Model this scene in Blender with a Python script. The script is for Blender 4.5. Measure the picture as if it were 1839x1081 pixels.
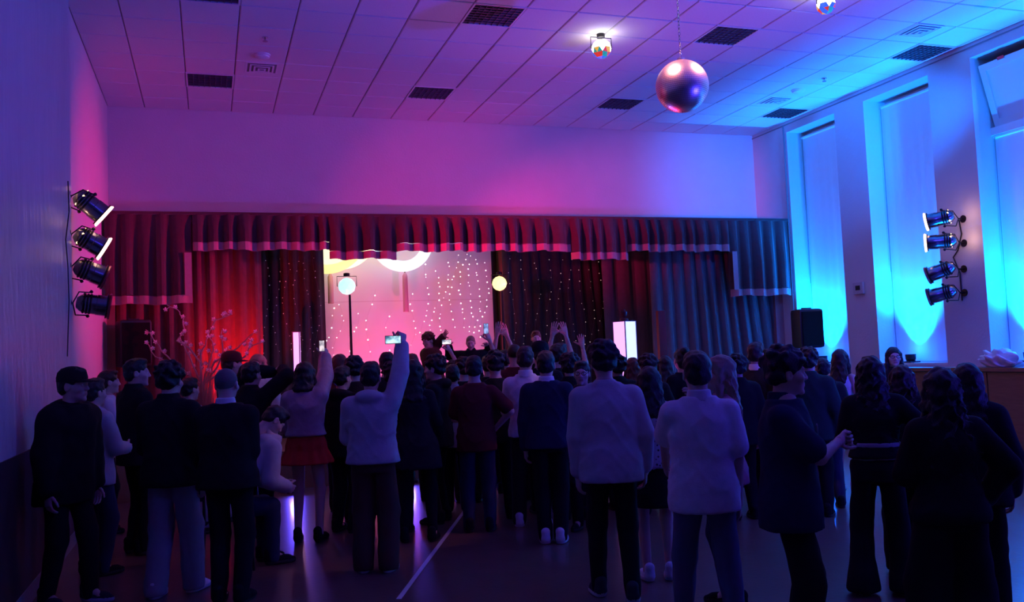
import bpy, bmesh, math, random
import numpy as np
from mathutils import Matrix, Vector, Euler

for o in list(bpy.data.objects):
    bpy.data.objects.remove(o)
S = bpy.context.scene
COL = S.collection
random.seed(7)
RNG = np.random.default_rng(7)
R = math.radians

# ------------------------------------------------------------------ camera
FPX, YAW, PITCH, ROLL = 1604.386, .3282, .0604, -.0414
CX, CY, CAMH = 919.5, 540.5, 1.65


def _axes():
    f = np.array([math.sin(YAW)*math.cos(PITCH), math.cos(YAW)*math.cos(PITCH), math.sin(PITCH)])
    rt = np.array([math.cos(YAW), -math.sin(YAW), 0.])
    up = np.cross(rt, f)
    c, s = math.cos(ROLL), math.sin(ROLL)
    return c*rt+s*up, -s*rt+c*up, f


AX_R, AX_U, AX_F = _axes()
CAMP = np.array([0, 0, CAMH])


def ray(x, y):
    return AX_R*(x-CX)/FPX-AX_U*(y-CY)/FPX+AX_F


def atD(x, y, D):
    return ray(x, y)*D+CAMP


def onX(x, y, X):
    d = ray(x, y)
    return d*(X/d[0])+CAMP


def onY(x, y, Y):
    d = ray(x, y)
    return d*(Y/d[1])+CAMP


def onZ(x, y, Z):
    d = ray(x, y)
    return d*((Z-CAMH)/d[2])+CAMP


cam = bpy.data.cameras.new('camera')
cam.sensor_width = 36
cam.lens = FPX/1839*36
cam.clip_end = 200
cam.clip_start = .05
co = bpy.data.objects.new('camera', cam)
COL.objects.link(co)
co.matrix_world = Matrix(((AX_R[0], AX_U[0], -AX_F[0], 0), (AX_R[1], AX_U[1], -AX_F[1], 0), (AX_R[2], AX_U[2], -AX_F[2], CAMH), (0, 0, 0, 1)))
S.camera = co

# ------------------------------------------------------------------ world, view, main lights
w = bpy.data.worlds.new('world')
S.world = w
w.use_nodes = True
w.node_tree.nodes['Background'].inputs[0].default_value = (0, 0, 0, 1)
w.node_tree.nodes['Background'].inputs[1].default_value = 0
S.view_settings.view_transform = 'Standard'
S.view_settings.look = 'None'
S.view_settings.gamma = 1
S.view_settings.use_curve_mapping = False
S.view_settings.exposure = 0.0

XL, XR, YB, ZC = -1.32, 9.44, 13.77, 5.45     # room
ZSILL = 1.28
VY = 12.85                                    # plane of the valance
STZ = .5                                      # stage floor height


def light(kind, name, loc, col, power, target=None, size=.08, angle=60, blend=.6):
    l = bpy.data.lights.new(name, kind)
    l.color = col
    l.energy = power
    if kind == 'SPOT':
        l.spot_size = R(angle)
        l.spot_blend = blend
        l.shadow_soft_size = size
    elif kind == 'POINT':
        l.shadow_soft_size = size
    elif kind == 'AREA':
        l.size = size
    o = bpy.data.objects.new(name, l)
    COL.objects.link(o)
    o.location = loc
    if target is not None:
        o.rotation_euler = (Vector(target)-Vector(loc)).to_track_quat('-Z', 'Y').to_euler()
    return o


BLUE = (.0, .19, 1.)
BLUE2 = (.06, .05, 1.)
PINK = (1., .012, .17)
RED = (1., .02, .02)
SPOT_W = {'left': (2100, 480), 'right': (620, 3000)}
SPOT_ANG = {'left': (23, 40), 'right': (56, 26)}
# blue LED wash units standing on the sills of the window niches (fixtures are built further down)
UPLIGHTS = [(9.56, 12.33, 1.305), (9.56, 10.38, 1.305), (9.56, 8.40, 1.305), (9.56, 6.4, 1.305)]
for (x, y, z) in UPLIGHTS:
    light('SPOT', 'blue_flood', (x, y, z+.14), BLUE, 1500, (x+.30, y, z+2.2), .05, 88, 1.)
    light('POINT', 'blue_niche_fill', (x, y, z+.2), (.0, .1, 1.), 13, None, .05)  # added point light filling the low part of the niche
# two added fill floods out of view, one under the ceiling, one on the floor
FILL_FLOODS = [(8.62, 7.0, 4.8), (9.1, 1.6, 0)]
light('SPOT', 'blue_flood', (8.62, 7.1, 4.78), (.0, .15, 1.), 2100, (9.3, 13.3, 4.5), .08, 44, 1.)
light('SPOT', 'blue_flood', (9.1, 1.6, .14), (.04, .03, 1.), 3200, (7.0, 4.6, 5.4), .06, 115, 1.)
# added blue fill spots under the ceiling, out of view and without fixtures
light('SPOT', 'added_blue_fill', (6.5, 1.5, 5.2), BLUE2, 1000, (8.6, 6.6, 0), .15, 75, 1.)
light('SPOT', 'added_blue_fill', (3.0, .2, 5.2), BLUE2, 130, (-1.3, 6.5, 3.2), .15, 80, 1.)

# ------------------------------------------------------------------ materials
MATS = {}


def mat(name, col, rough=.7, metal=0., emit=None, estr=0., noise=.0, nscale=8., bump=0., bscale=60., spec=.5, stretch=None, alpha=1., trans=0., coat=0., sheen=0.):
    if name in MATS:
        return MATS[name]
    m = bpy.data.materials.new(name)
    m.use_nodes = True
    nt = m.node_tree
    b = nt.nodes['Principled BSDF']
    b.inputs['Base Color'].default_value = (*col, 1)
    b.inputs['Roughness'].default_value = rough
    b.inputs['Metallic'].default_value = metal
    b.inputs['Specular IOR Level'].default_value = spec
    if coat:
        b.inputs['Coat Weight'].default_value = coat
        b.inputs['Coat Roughness'].default_value = .15
    if sheen:
        b.inputs['Sheen Weight'].default_value = sheen
    if trans:
        b.inputs['Transmission Weight'].default_value = trans
    if emit:
        b.inputs['Emission Color'].default_value = (*emit, 1)
        b.inputs['Emission Strength'].default_value = estr
    if noise or bump:
        tc = nt.nodes.new('ShaderNodeTexCoord')
        src = tc.outputs['Object']
        if stretch:
            mp = nt.nodes.new('ShaderNodeMapping')
            mp.inputs['Scale'].default_value = stretch
            nt.links.new(src, mp.inputs['Vector'])
            src = mp.outputs['Vector']
        if noise:
            n = nt.nodes.new('ShaderNodeTexNoise')
            n.inputs['Scale'].default_value = nscale
            n.inputs['Detail'].default_value = 4
            nt.links.new(src, n.inputs['Vector'])
            mx = nt.nodes.new('ShaderNodeMix')
            mx.data_type = 'RGBA'
            mx.inputs['A'].default_value = (*[c*(1-noise) for c in col], 1)
            mx.inputs['B'].default_value = (*[min(1, c*(1+noise)) for c in col], 1)
            nt.links.new(n.outputs['Fac'], mx.inputs['Factor'])
            nt.links.new(mx.outputs['Result'], b.inputs['Base Color'])
        if bump:
            n2 = nt.nodes.new('ShaderNodeTexNoise')
            n2.inputs['Scale'].default_value = bscale
            n2.inputs['Detail'].default_value = 3
            nt.links.new(src, n2.inputs['Vector'])
            bp = nt.nodes.new('ShaderNodeBump')
            bp.inputs['Strength'].default_value = bump
            bp.inputs['Distance'].default_value = .02
            nt.links.new(n2.outputs['Fac'], bp.inputs['Height'])
            nt.links.new(bp.outputs['Normal'], b.inputs['Normal'])
    MATS[name] = m
    return m


M_WALL = mat('painted_plaster', (.62, .60, .60), .75, noise=.05, nscale=3, bump=.15, bscale=35)
M_ROUGH = mat('rough_gloss_plaster', (.55, .54, .56), .38, noise=.12, nscale=5, bump=1., bscale=7, stretch=(1, 1, .3))
M_CEIL = mat('ceiling_tile_board', (.74, .73, .73), .9, noise=.08, nscale=50, bump=.2, bscale=120)
M_GRID = mat('ceiling_gap', (.25, .24, .25), .8)
M_FLOOR = mat('varnished_floor', (.135, .078, .068), .36, coat=.5, noise=.3, nscale=5, bump=.08, bscale=25)
M_WOOD = mat('brown_wood', (.24, .11, .05), .45, noise=.35, nscale=6, stretch=(1, 1, 8))
M_DADO = mat('dark_dado_paint', (.045, .03, .035), .5, noise=.2, nscale=4)
M_BLACK = mat('black_plastic', (.012, .012, .013), .5)
M_BLKMET = mat('black_metal', (.02, .02, .022), .35, metal=.6)
M_CHROME = mat('polished_steel', (.55, .55, .58), .22, metal=1.)
M_DKCHROME = mat('dark_polished_can', (.22, .22, .25), .24, metal=1.)
M_WHITE = mat('white_plastic', (.75, .75, .75), .4)
M_BLIND = mat('white_blind_fabric', (.78, .78, .78), .8, noise=.03, nscale=90)
M_LOUVER = mat('dull_lamp_louver', (.11, .10, .11), .45, metal=.3)
M_TUBE = mat('unlit_tube', (.6, .6, .6), .3)
M_VELVET = mat('dark_red_velvet', (.075, .018, .024), .85, noise=.3, nscale=14, bump=.2, bscale=90, sheen=.3)
M_HEM = mat('pale_hem_band', (.45, .2, .22), .8, noise=.12, nscale=20)
M_CURT = mat('wine_stage_curtain', (.25, .05, .055), .85, noise=.25, nscale=12, sheen=.3)
M_CURT2 = mat('charcoal_back_curtain', (.05, .034, .042), .9, noise=.35, nscale=12, sheen=.2)
M_CURT3 = mat('grey_side_curtain', (.095, .07, .085), .85, noise=.25, nscale=12, sheen=.3)
M_SCREEN = mat('projection_screen', (.88, .88, .88), .85)
M_STAGE = mat('stage_boards', (.2, .1, .06), .5, noise=.3, nscale=5)

# ------------------------------------------------------------------ helpers


def tag(o, label=None, cat=None, group=None, kind=None):
    if label:
        o['label'] = label
    if cat:
        o['category'] = cat
    if group:
        o['group'] = group
    if kind:
        o['kind'] = kind
    return o


def empty(name, loc=(0, 0, 0), rz=0, label=None, cat=None, group=None):
    o = bpy.data.objects.new(name, None)
    o.empty_display_size = .1
    COL.objects.link(o)
    o.location = loc
    o.rotation_euler = (0, 0, rz)
    return tag(o, label, cat, group)


class MB:
    """collects simple shapes, builds ONE mesh object"""

    def __init__(self):
        self.v, self.f, self.m = [], [], []

    def add(self, vs, fs, mi=0, M=None):
        n = len(self.v)
        if M is not None:
            vs = [tuple(M @ Vector(p)) for p in vs]
        self.v += [tuple(p) for p in vs]
        self.f += [tuple(i+n for i in f) for f in fs]
        self.m += [mi]*len(fs)
        return self

    def box(self, a, b, mi=0, M=None, bev=0):
        x0, y0, z0 = a
        x1, y1, z1 = b
        if bev:
            e = bev
            vs, fs = [], []
            for (xx, yy, zz) in ((0, e, e), (e, 0, e), (e, e, 0)):
                pass
            # chamfered box: 24 vertices
            bm = bmesh.new()
            bmesh.ops.create_cube(bm, size=1)
            for v in bm.verts:
                v.co = Vector((x0+(v.co.x+.5)*(x1-x0), y0+(v.co.y+.5)*(y1-y0), z0+(v.co.z+.5)*(z1-z0)))
            bmesh.ops.bevel(bm, geom=bm.edges[:], offset=e, segments=2, affect='EDGES', profile=.6)
            bm.verts.index_update()
            vs = [tuple(v.co) for v in bm.verts]
            fs = [[v.index for v in f.verts] for f in bm.faces]
            bm.free()
            return self.add(vs, fs, mi, M)
        vs = [(x0, y0, z0), (x1, y0, z0), (x1, y1, z0), (x0, y1, z0), (x0, y0, z1), (x1, y0, z1), (x1, y1, z1), (x0, y1, z1)]
        return self.add(vs, [(0, 3, 2, 1), (4, 5, 6, 7), (0, 1, 5, 4), (1, 2, 6, 5), (2, 3, 7, 6), (3, 0, 4, 7)], mi, M)

    def tube(self, pts, r, n=8, mi=0, caps=True, M=None):
        pts = [Vector(p) for p in pts]
        rs = r if isinstance(r, (list, tuple)) else [r]*len(pts)
        vs, fs = [], []
        prev = None
        for i, p in enumerate(pts):
            d = (pts[min(i+1, len(pts)-1)]-pts[max(i-1, 0)]).normalized()
            if prev is None:
                u = d.orthogonal().normalized()
            else:
                u = (prev-d*prev.dot(d))
                u = u.normalized() if u.length > 1e-6 else d.orthogonal().normalized()
            prev = u
            v2 = d.cross(u)
            for k in range(n):
                a = 2*math.pi*k/n
                vs.append(p+(u*math.cos(a)+v2*math.sin(a))*rs[i])
        for i in range(len(pts)-1):
            for k in range(n):
                k2 = (k+1) % n
                fs.append((i*n+k, i*n+k2, (i+1)*n+k2, (i+1)*n+k))
        if caps:
            fs.append(tuple(range(n-1, -1, -1)))
            fs.append(tuple((len(pts)-1)*n+k for k in range(n)))
        return self.add(vs, fs, mi, M)

    def lathe(self, prof, n=20, mi=0, M=None):
        """prof: list of (r, z) around local z"""
        vs, fs = [], []
        for (r, z) in prof:
            for k in range(n):
                a = 2*math.pi*k/n
                vs.append((r*math.cos(a), r*math.sin(a), z))
        for i in range(len(prof)-1):
            for k in range(n):
                k2 = (k+1) % n
                fs.append((i*n+k, i*n+k2, (i+1)*n+k2, (i+1)*n+k))
        if prof[0][0] > 1e-4:
            fs.append(tuple(range(n-1, -1, -1)))
        if prof[-1][0] > 1e-4:
            fs.append(tuple((len(prof)-1)*n+k for k in range(n)))
        return self.add(vs, fs, mi, M)

    def ico(self, c, r, sub=1, mi=0):
        bm = bmesh.new()
        bmesh.ops.create_icosphere(bm, subdivisions=sub, radius=r)
        bm.verts.index_update()
        vs = [tuple(v.co+Vector(c)) for v in bm.verts]
        fs = [[v.index for v in f.verts] for f in bm.faces]
        bm.free()
        return self.add(vs, fs, mi)

    def build(self, name, mats, parent=None, smooth=False, loc=None):
        me = bpy.data.meshes.new(name)
        vs = self.v
        if loc is not None:
            L = Vector(loc)
            vs = [tuple(Vector(p)-L) for p in vs]
        me.from_pydata(vs, [], self.f)
        mats = mats if isinstance(mats, (list, tuple)) else [mats]
        for m in mats:
            me.materials.append(m)
        if len(mats) > 1:
            me.polygons.foreach_set('material_index', self.m)
        if smooth:
            me.polygons.foreach_set('use_smooth', [True]*len(me.polygons))
            try:
                me.set_sharp_from_angle(angle=R(40))
            except Exception:
                pass
        me.update()
        o = bpy.data.objects.new(name, me)
        COL.objects.link(o)
        if parent is not None:
            o.parent = parent
        if loc is not None:
            o.location = loc
        return o


def copy_tree(o, parent=None):
    c = o.copy()
    COL.objects.link(c)
    c.parent = parent
    for ch in o.children:
        copy_tree(ch, c)
    return c


def look(p, q):
    """matrix with local +z running from p towards q"""
    d = Vector(q)-Vector(p)
    return Matrix.Translation(Vector(p)) @ d.to_track_quat('Z', 'Y').to_matrix().to_4x4()


def structure(o):
    o['kind'] = 'structure'
    return o


# ------------------------------------------------------------------ room shell
YF = -5.0                                     # wall behind the camera
structure(MB().box((XL-.3, YF-.3, -.12), (XR+.6, YB+3.6, 0)).build('floor', M_FLOOR))
# back wall with the stage opening
OX0, OX1, OZ = -1.05, 9.1, 3.72
wb = MB()
wb.box((XL-.3, YB, OZ), (XR+.6, YB+.25, ZC+.2))
wb.box((XL-.3, YB, 0), (OX0, YB+.25, OZ))
wb.box((OX1, YB, 0), (XR+.6, YB+.25, OZ))
structure(wb.build('wall_back', M_WALL))
structure(MB().box((XL-.3, YF-.3, 0), (XR+.6, YF, ZC+.2)).build('wall_front', M_WALL))
# left wall: rough painted near part and smooth far part, dark dado below
YSEAM = 9.78
wl = MB()
wl.box((XL-.3, YF, 0), (XL+.04, YSEAM, ZC+.2), 0)
wl.box((XL-.3, YSEAM, 0), (XL, YB, ZC+.2), 1)
wl_o = structure(wl.build('wall_left', [M_ROUGH, M_WALL]))
structure(MB().box((XL+.04, YF, .13), (XL+.052, YSEAM, 1.1)).build('trim_1', M_DADO))
structure(MB().box((XL+.04, YF, 0), (XL+.06, YSEAM, .13)).build('baseboard_left', mat('grey_baseboard', (.3, .28, .3), .5)))
# right wall with window niches
NICHES = [(11.53, 12.77), (9.58, 10.87), (7.57, 8.86), (5.6, 6.88)]
ND = .31
NT = 5.26
wr = MB()
ys = [YF]
for a, b in NICHES[::-1]:
    ys += [a, b]
ys.append(YB)
for i in range(0, len(ys), 2):
    wr.box((XR, ys[i], 0), (XR+.6, ys[i+1], ZC+.2))
for a, b in NICHES:
    wr.box((XR, a, 0), (XR+.6, b, ZSILL))
    wr.box((XR, a, NT), (XR+.6, b, ZC+.2))
    wr.box((XR+.5, a, ZSILL), (XR+.6, b, NT))
structure(wr.build('wall_right', M_WALL))
for i, (a, b) in enumerate(NICHES[:3]):
    f = MB()
    x0, x1 = XR+.40, XR+.46
    f.box((x0, a, ZSILL), (x1, a+.06, NT)).box((x0, b-.06, ZSILL), (x1, b, NT))
    f.box((x0, a+.06, ZSILL), (x1, b-.06, ZSILL+.06)).box((x0, a+.06, NT-.06), (x1, b-.06, NT)).box((x0, a+.06, 4.18), (x1, b-.06, 4.26))
    wo = structure(f.build('window_%d' % (i+1), M_WHITE))
    g = mat('night_window_glass', (.02, .025, .04), .08, coat=.5)
    MB().box((x0+.025, a+.06, ZSILL+.06), (x0+.031, b-.06, 4.18)).build('pane', g, wo)
    MB().box((x0+.025, a+.06, 4.26), (x0+.031, b-.06, NT-.06)).build('pane', g, wo)
structure(MB().box((XR-.012, YF, 5.385), (XR+.02, YB, 5.40)).build('trim_2', M_GRID))
# sill boards
for i, (a, b) in enumerate(NICHES):
    structure(MB().box((XR-.0, a, ZSILL), (XR+.40, b, ZSILL+.025)).build('trim_%d' % (i+3), M_WHITE))
# stage house behind the opening
sh = MB()
sh.box((OX0-.2, YB+3.3, 0), (OX1+.2, YB+3.5, 4.6))
sh.box((OX0-.2, YB+.25, 0), (OX0, YB+3.3, 4.6)).box((OX1, YB+.25, 0), (OX1+.2, YB+3.3, 4.6))
sh.box((OX0-.2, YB+.25, 4.4), (OX1+.2, YB+3.5, 4.6))
structure(sh.build('wall_stage', mat('stage_house_paint', (.16, .09, .09), .8, noise=.1)))
stg = MB()
stg.box((XL+.02, 12.3, 0), (XR-.02, YB, STZ)).box((OX0, YB, 0), (OX1, YB+3.3, STZ))
structure(stg.build('floor_stage', M_STAGE))

# ceiling: backing sheet with each tile a piece of its own
TS = .6
TX0, TY0 = -.22-1.8, 12.0+1.8
ceil_o = structure(MB().box((XL-.3, YF-.3, ZC+.012), (XR+.6, YB+.2, ZC+.2)).build('ceiling', M_GRID))
LAMPS = [(c, r) for c in range(0, 4) for r in (0, 1)]     # columns every 3 m, rows every 3 m
lampset = set()
for c, r in LAMPS:
    lampset.add((round((-.22+3*c-TX0)/TS), round((TY0-(12.0-3*r))/TS)))


def tile_mesh(wx, wy):
    m = MB()
    g = .007
    e = .008
    x0, x1, y0, y1, z0, z1 = g, wx-g, g, wy-g, 0, .016
    y0, y1 = y0+.003, y1-.003
    vs = [(x0+e, y0+e, z0), (x1-e, y0+e, z0), (x1-e, y1-e, z0), (x0+e, y1-e, z0), (x0, y0, z0+e), (x1, y0, z0+e), (x1, y1, z0+e), (x0, y1, z0+e), (x0, y0, z1), (x1, y0, z1), (x1, y1, z1), (x0, y1, z1)]
    fs = [(3, 2, 1, 0)]
    for i in range(4):
        j = (i+1) % 4
        fs += [(i, j, 4+j, 4+i), (4+i, 4+j, 8+j, 8+i)]
    m.add(vs, fs)
    me = bpy.data.meshes.new('ceiling_tile')
    me.from_pydata(m.v, [], m.f)
    me.materials.append(M_CEIL)
    return me


tcache = {}
far = MB()
ntile = 0
for j in range(0, 32):
    y1 = TY0-TS*j
    y0 = y1-TS
    if y0 > YB-.02 or y1 < YF:
        continue
    ya, yb = max(y0, YF), min(y1, YB)
    for i in range(0, 20):
        x0 = TX0+TS*i
        x1 = x0+TS
        if x1 < XL+.02 or x0 > XR-.02:
            continue
        if (i, j+1) in lampset:
            continue
        xa, xb = max(x0, XL), min(x1, XR)
        if y1 > 7.0:
            key = (round(xb-xa, 3), round(yb-ya, 3))
            if key not in tcache:
                tcache[key] = tile_mesh(*key)
            o = bpy.data.objects.new('ceiling_tile', tcache[key])
            COL.objects.link(o)
            o.parent = ceil_o
            o.location = (xa, ya, ZC+random.uniform(-.0015, .0015))
            ntile += 1
        else:
            far.box((xa+.005, ya+.005, ZC), (xb-.005, yb-.005, ZC+.012))
tag(far.build('ceiling_tiles', M_CEIL, ceil_o), kind='stuff')


def ceiling_lamp(x, y, label):
    t = empty('ceiling_light', (x, y, ZC), 0, label, 'ceiling light', 'recessed square lights in the tiled ceiling')
    f = MB()
    for a, b in (((0, 0, -.006), (TS, .02, .012)), ((0, TS-.02, -.006), (TS, TS, .012)), ((0, .02, -.006), (.02, TS-.02, .012)), ((TS-.02, .02, -.006), (TS, TS-.02, .012))):
        f.box(a, b)
    f.build('frame', M_WHITE, t)
    l = MB()
    l.box((.02, .02, .008), (TS-.02, TS-.02, .011))
    for k in range(1, 8):
        p = .02+.56*k/8
        l.box((p-.003, .02, -.004), (p+.003, TS-.02, .008)).box((.02, p-.003, -.004), (TS-.02, p+.003, .008))
    l.build('louver', M_LOUVER, t)
    for k in range(4):
        MB().tube([(.09+.14*k, .05, .004), (.09+.14*k, TS-.05, .004)], .0035, 6).build('tube', M_TUBE, t)
    return t


for c, r in LAMPS:
    nm = [['dark square ceiling light nearest the left wall, above the stage', 'dark square ceiling light cut off by the top left of the photo'],
          ['dark square ceiling light above the stage near the projection screen', 'large dark square ceiling light at the top centre with bright edges'],
          ['dark square ceiling light left below the mirror ball', 'square ceiling light right of the mirror ball with glinting tubes'],
          ['small square ceiling light at the stage corner of the window wall', 'square ceiling light by the window wall with lit spots in its grid']][c][r]
    ceiling_lamp(-.22+3*c, 12.0-3*r, nm)


def ceiling_vent(px, py, label):
    p = onZ(px, py, ZC)
    t = empty('ceiling_vent', (p[0], p[1], ZC), 0, label, 'vent', 'square air vents in the ceiling')
    for k, s in enumerate((.2, .15, .1, .05)):
        m = MB()
        z = -.006-.008*k
        a, b = s, s-.022
        for q in ((-a, -a, a, -b), (-a, b, a, a), (-a, -b, -b, b), (b, -b, a, b)):
            m.box((q[0], q[1], z), (q[2], q[3], z+.006))
        m.build('vane', M_WHITE, t)
    MB().box((-.19, -.19, -.002), (.19, .19, 0)).build('backing', M_GRID, t)


ceiling_vent(470, 122, 'square air vent on the ceiling beside the leftmost dark light')
ceiling_vent(1392, 181, 'square air vent on the ceiling near the far window')
ceiling_vent(1652, 55, 'square air vent on the ceiling at the top right')
for px, py, lb in ((471, 98, 'round smoke detector on the ceiling by the left air vent'), (1433, 161, 'round smoke detector on the ceiling by the far right air vent')):
    p = onZ(px, py, ZC)
    t = empty('smoke_detector', (p[0], p[1], ZC), 0, lb, 'smoke detector', 'round smoke detectors on the ceiling')
    MB().lathe([(.0, -.06), (.05, -.058), (.085, -.04), (.09, -.02)], 18).build('cover', M_WHITE, t, True)
    MB().lathe([(.1, -.02), (.1, 0)], 18).build('base', M_WHITE, t, True)
for px, py, lb in ((476, 67, 'small sprinkler head on the ceiling above the left vent'), (1480, 140, 'small sprinkler head on the ceiling near the windows')):
    p = onZ(px, py, ZC)
    t = empty('sprinkler', (p[0], p[1], ZC), 0, lb, 'sprinkler', 'sprinkler heads on the ceiling')
    MB().lathe([(.035, -.008), (.035, 0)], 12).build('rosette', M_CHROME, t)
    MB().lathe([(.008, -.008), (.012, -.04), (.03, -.045), (.03, -.05)], 10).build('nozzle', M_CHROME, t)
# ------------------------------------------------------------------ window wall fittings


def roller_blind(i, z_top, label):
    a, b = NICHES[i]
    x = XR+ND
    t = empty('roller_blind', (x, (a+b)/2, ZSILL+.03), 0, label, 'blind', 'white roller blinds in the window niches')
    hw = (b-a)/2-.012
    H = z_top-ZSILL-.03
    n = 26
    m = MB()
    vs, fs = [], []
    for k in range(n+1):
        y = -hw+2*hw*k/n
        dx = .004*math.sin(k*1.7+i)+.003*math.sin(k*.6)
        vs += [(dx, y, .03), (dx, y, H), (dx+.004, y, .03), (dx+.004, y, H)]
    for k in range(n):
        p = 4*k
        fs += [(p, p+1, p+5, p+4), (p+2, p+6, p+7, p+3), (p+1, p+3, p+7, p+5), (p, p+4, p+6, p+2)]
    m.add(vs, fs).build('fabric', M_BLIND, t, True)
    MB().tube([(-.01, -hw, H+.0), (-.01, hw, H+.0)], .022, 10).build('roller_tube', M_WHITE, t, True)
    MB().box((-.008, -hw, 0), (.012, hw, .03), bev=.004).build('bottom_bar', M_WHITE, t)
    MB().tube([(-.03, hw-.03, H), (-.035, hw-.03, H*.35)], .004, 6).build('pull_cord', M_GRID, t)
    return t


roller_blind(0, 5.17, 'white roller blind in the far window niche beside the stage valance')
roller_blind(1, 5.17, 'white roller blind in the middle niche between the two plain pillars')
roller_blind(2, 4.22, 'white roller blind below the tilted window at the right edge')
# tilted vent sash in the third niche
a, b = NICHES[2]
t = empty('vent_window', (XR+.34, (a+b)/2, 4.36), 0, 'tilted open top window sash in the nearest niche at the right edge', 'window')
t.rotation_euler = (0, R(-15), 0)
hw = (b-a)/2-.03
m = MB()
m.box((-.03, -hw, 0), (.03, -hw+.09, .82)).box((-.03, hw-.09, 0), (.03, hw, .82)).box((-.03, -hw+.09, 0), (.03, hw-.09, .09)).box((-.03, -hw+.09, .73), (.03, hw-.09, .82))
m.build('sash_frame', M_WHITE, t)
MB().box((-.006, -hw+.09, .09), (.006, hw-.09, .73)).build('pane', mat('frosted_pane', (.72, .74, .76), .5), t)
MB().box((-.05, .2, .8), (-.03, .3, .84)).build('latch', M_CHROME, t)
structure(MB().box((XR+.26, a, 4.24), (XR+.36, b, 4.34)).build('trim_8', M_WHITE))
# cable conduits running down the wall
for (y, x, z0, nm) in ((12.84, XR-.012, 1.4, 'thin cable conduit running down the wall beside the stage valance'),):
    tag(MB().tube([(x, y, z0), (x, y, 5.4)], .012, 6).build('conduit', M_GRID), nm, 'conduit')
t = empty('thermostat', (XR, 11.2, 2.45), 0, 'small pale control box on the first pillar from the stage', 'control box')
MB().box((-.04, -.11, -.09), (0, .11, .09), bev=.008).build('case', mat('pale_case', (.5, .48, .5), .5), t)
MB().box((-.043, -.05, -.03), (-.04, .05, .04)).build('display', M_BLACK, t)
# wooden radiator cover under the sills
t = empty('radiator_cover', (XR-.006, 8.6, 0), 0, 'brown wooden radiator cover under the windows at the right', 'radiator cover')
MB().box((-.30, -4.2, 1.2), (0, 2.25, 1.25), bev=.006).build('top_board', M_WOOD, t)
for k in range(9):
    y = -4.15+k*.71
    MB().box((-.262, y, .2), (-.245, y+.69, 1.19)).build('panel', M_WOOD, t)
MB().box((-.28, 2.2, 0), (0, 2.24, 1.2)).build('side_panel', M_WOOD, t)
MB().box((-.27, -4.2, 0), (-.25, 2.24, .2)).build('kick_board', M_DADO, t)


def led_par(x, y, z, label, lit):
    t = empty('floodlight', (x, y, z), 0, label, 'floodlight', 'blue wash floodlights on the sills')
    MB().box((-.09, -.09, 0), (.09, .09, .02), bev=.004).build('base', M_BLACK, t)
    m = Matrix.Translation((0, 0, .03))
    MB().lathe([(.05, 0), (.07, .02), (.075, .09), (.07, .09), (.06, .075)], 18, 0, m).build('housing', M_BLACK, t, True)
    MB().lathe([(.058, .07), (.058, .076)], 18, 0, m).build('lens', mat('blue_lens', (.1, .2, .6), .2, emit=(.15, .35, 1.), estr=6), t)
    y0 = MB()
    y0.tube([(0, -.084, .09), (0, -.084, .026), (0, .084, .026), (0, .084, .09)], .006, 6)
    y0.build('yoke', M_BLKMET, t)


for (x, y, z), lb in zip(UPLIGHTS, ('black floodlight on the sill of the far window niche', 'black floodlight with a lit lens on the sill of the middle niche', 'black floodlight on the sill under the tilted window', 'black floodlight on the sill beyond the right edge')):
    led_par(x, y, 1.305, lb, True)
for (x, y, z), lb in zip(FILL_FLOODS, ('added black fill floodlight hung under the ceiling beyond the right edge of the photo', 'added black fill floodlight on the floor beside the camera, outside the photo')):
    led_par(x, y, z, lb, True)
    if z > 1:
        t = [o for o in bpy.data.objects if o.get('label') == lb][0]
        MB().tube([(0, -.1, 0), (0, -.1, ZC-z)], .012, 8).build('drop_rod', M_BLKMET, t)
        MB().box((-.03, -.12, -.012), (.03, .06, 0)).build('wall_bracket', M_BLKMET, t)
# ------------------------------------------------------------------ stage: valance, curtains, screen


def pleats(x0, x1, period, amp, seed, per=12, sharp=True):
    """front-surface offsets of a pleated cloth: list of (x, dy)"""
    rnd = random.Random(seed)
    out = []
    x = x0
    while x < x1-1e-6:
        p = period*rnd.uniform(.8, 1.2)
        if x+p*1.4 > x1:
            p = x1-x
        A = amp*rnd.uniform(.7, 1.2)
        for k in range(per):
            u = k/per
            if sharp:
                d = np.interp(u, (0, .1, .3, .62, .8, 1), (0, .55, 1, .85, .12, 0))
                out.append((x+p*u, A*d, A*.35*math.sin(2*math.pi*u)))
                continue
            out.append((x+p*u, A*(.5-.5*math.cos(2*math.pi*u))**.8, A*.8*math.sin(2*math.pi*u)))
        x += p
    out.append((x1, 0, 0))
    return out


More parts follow.
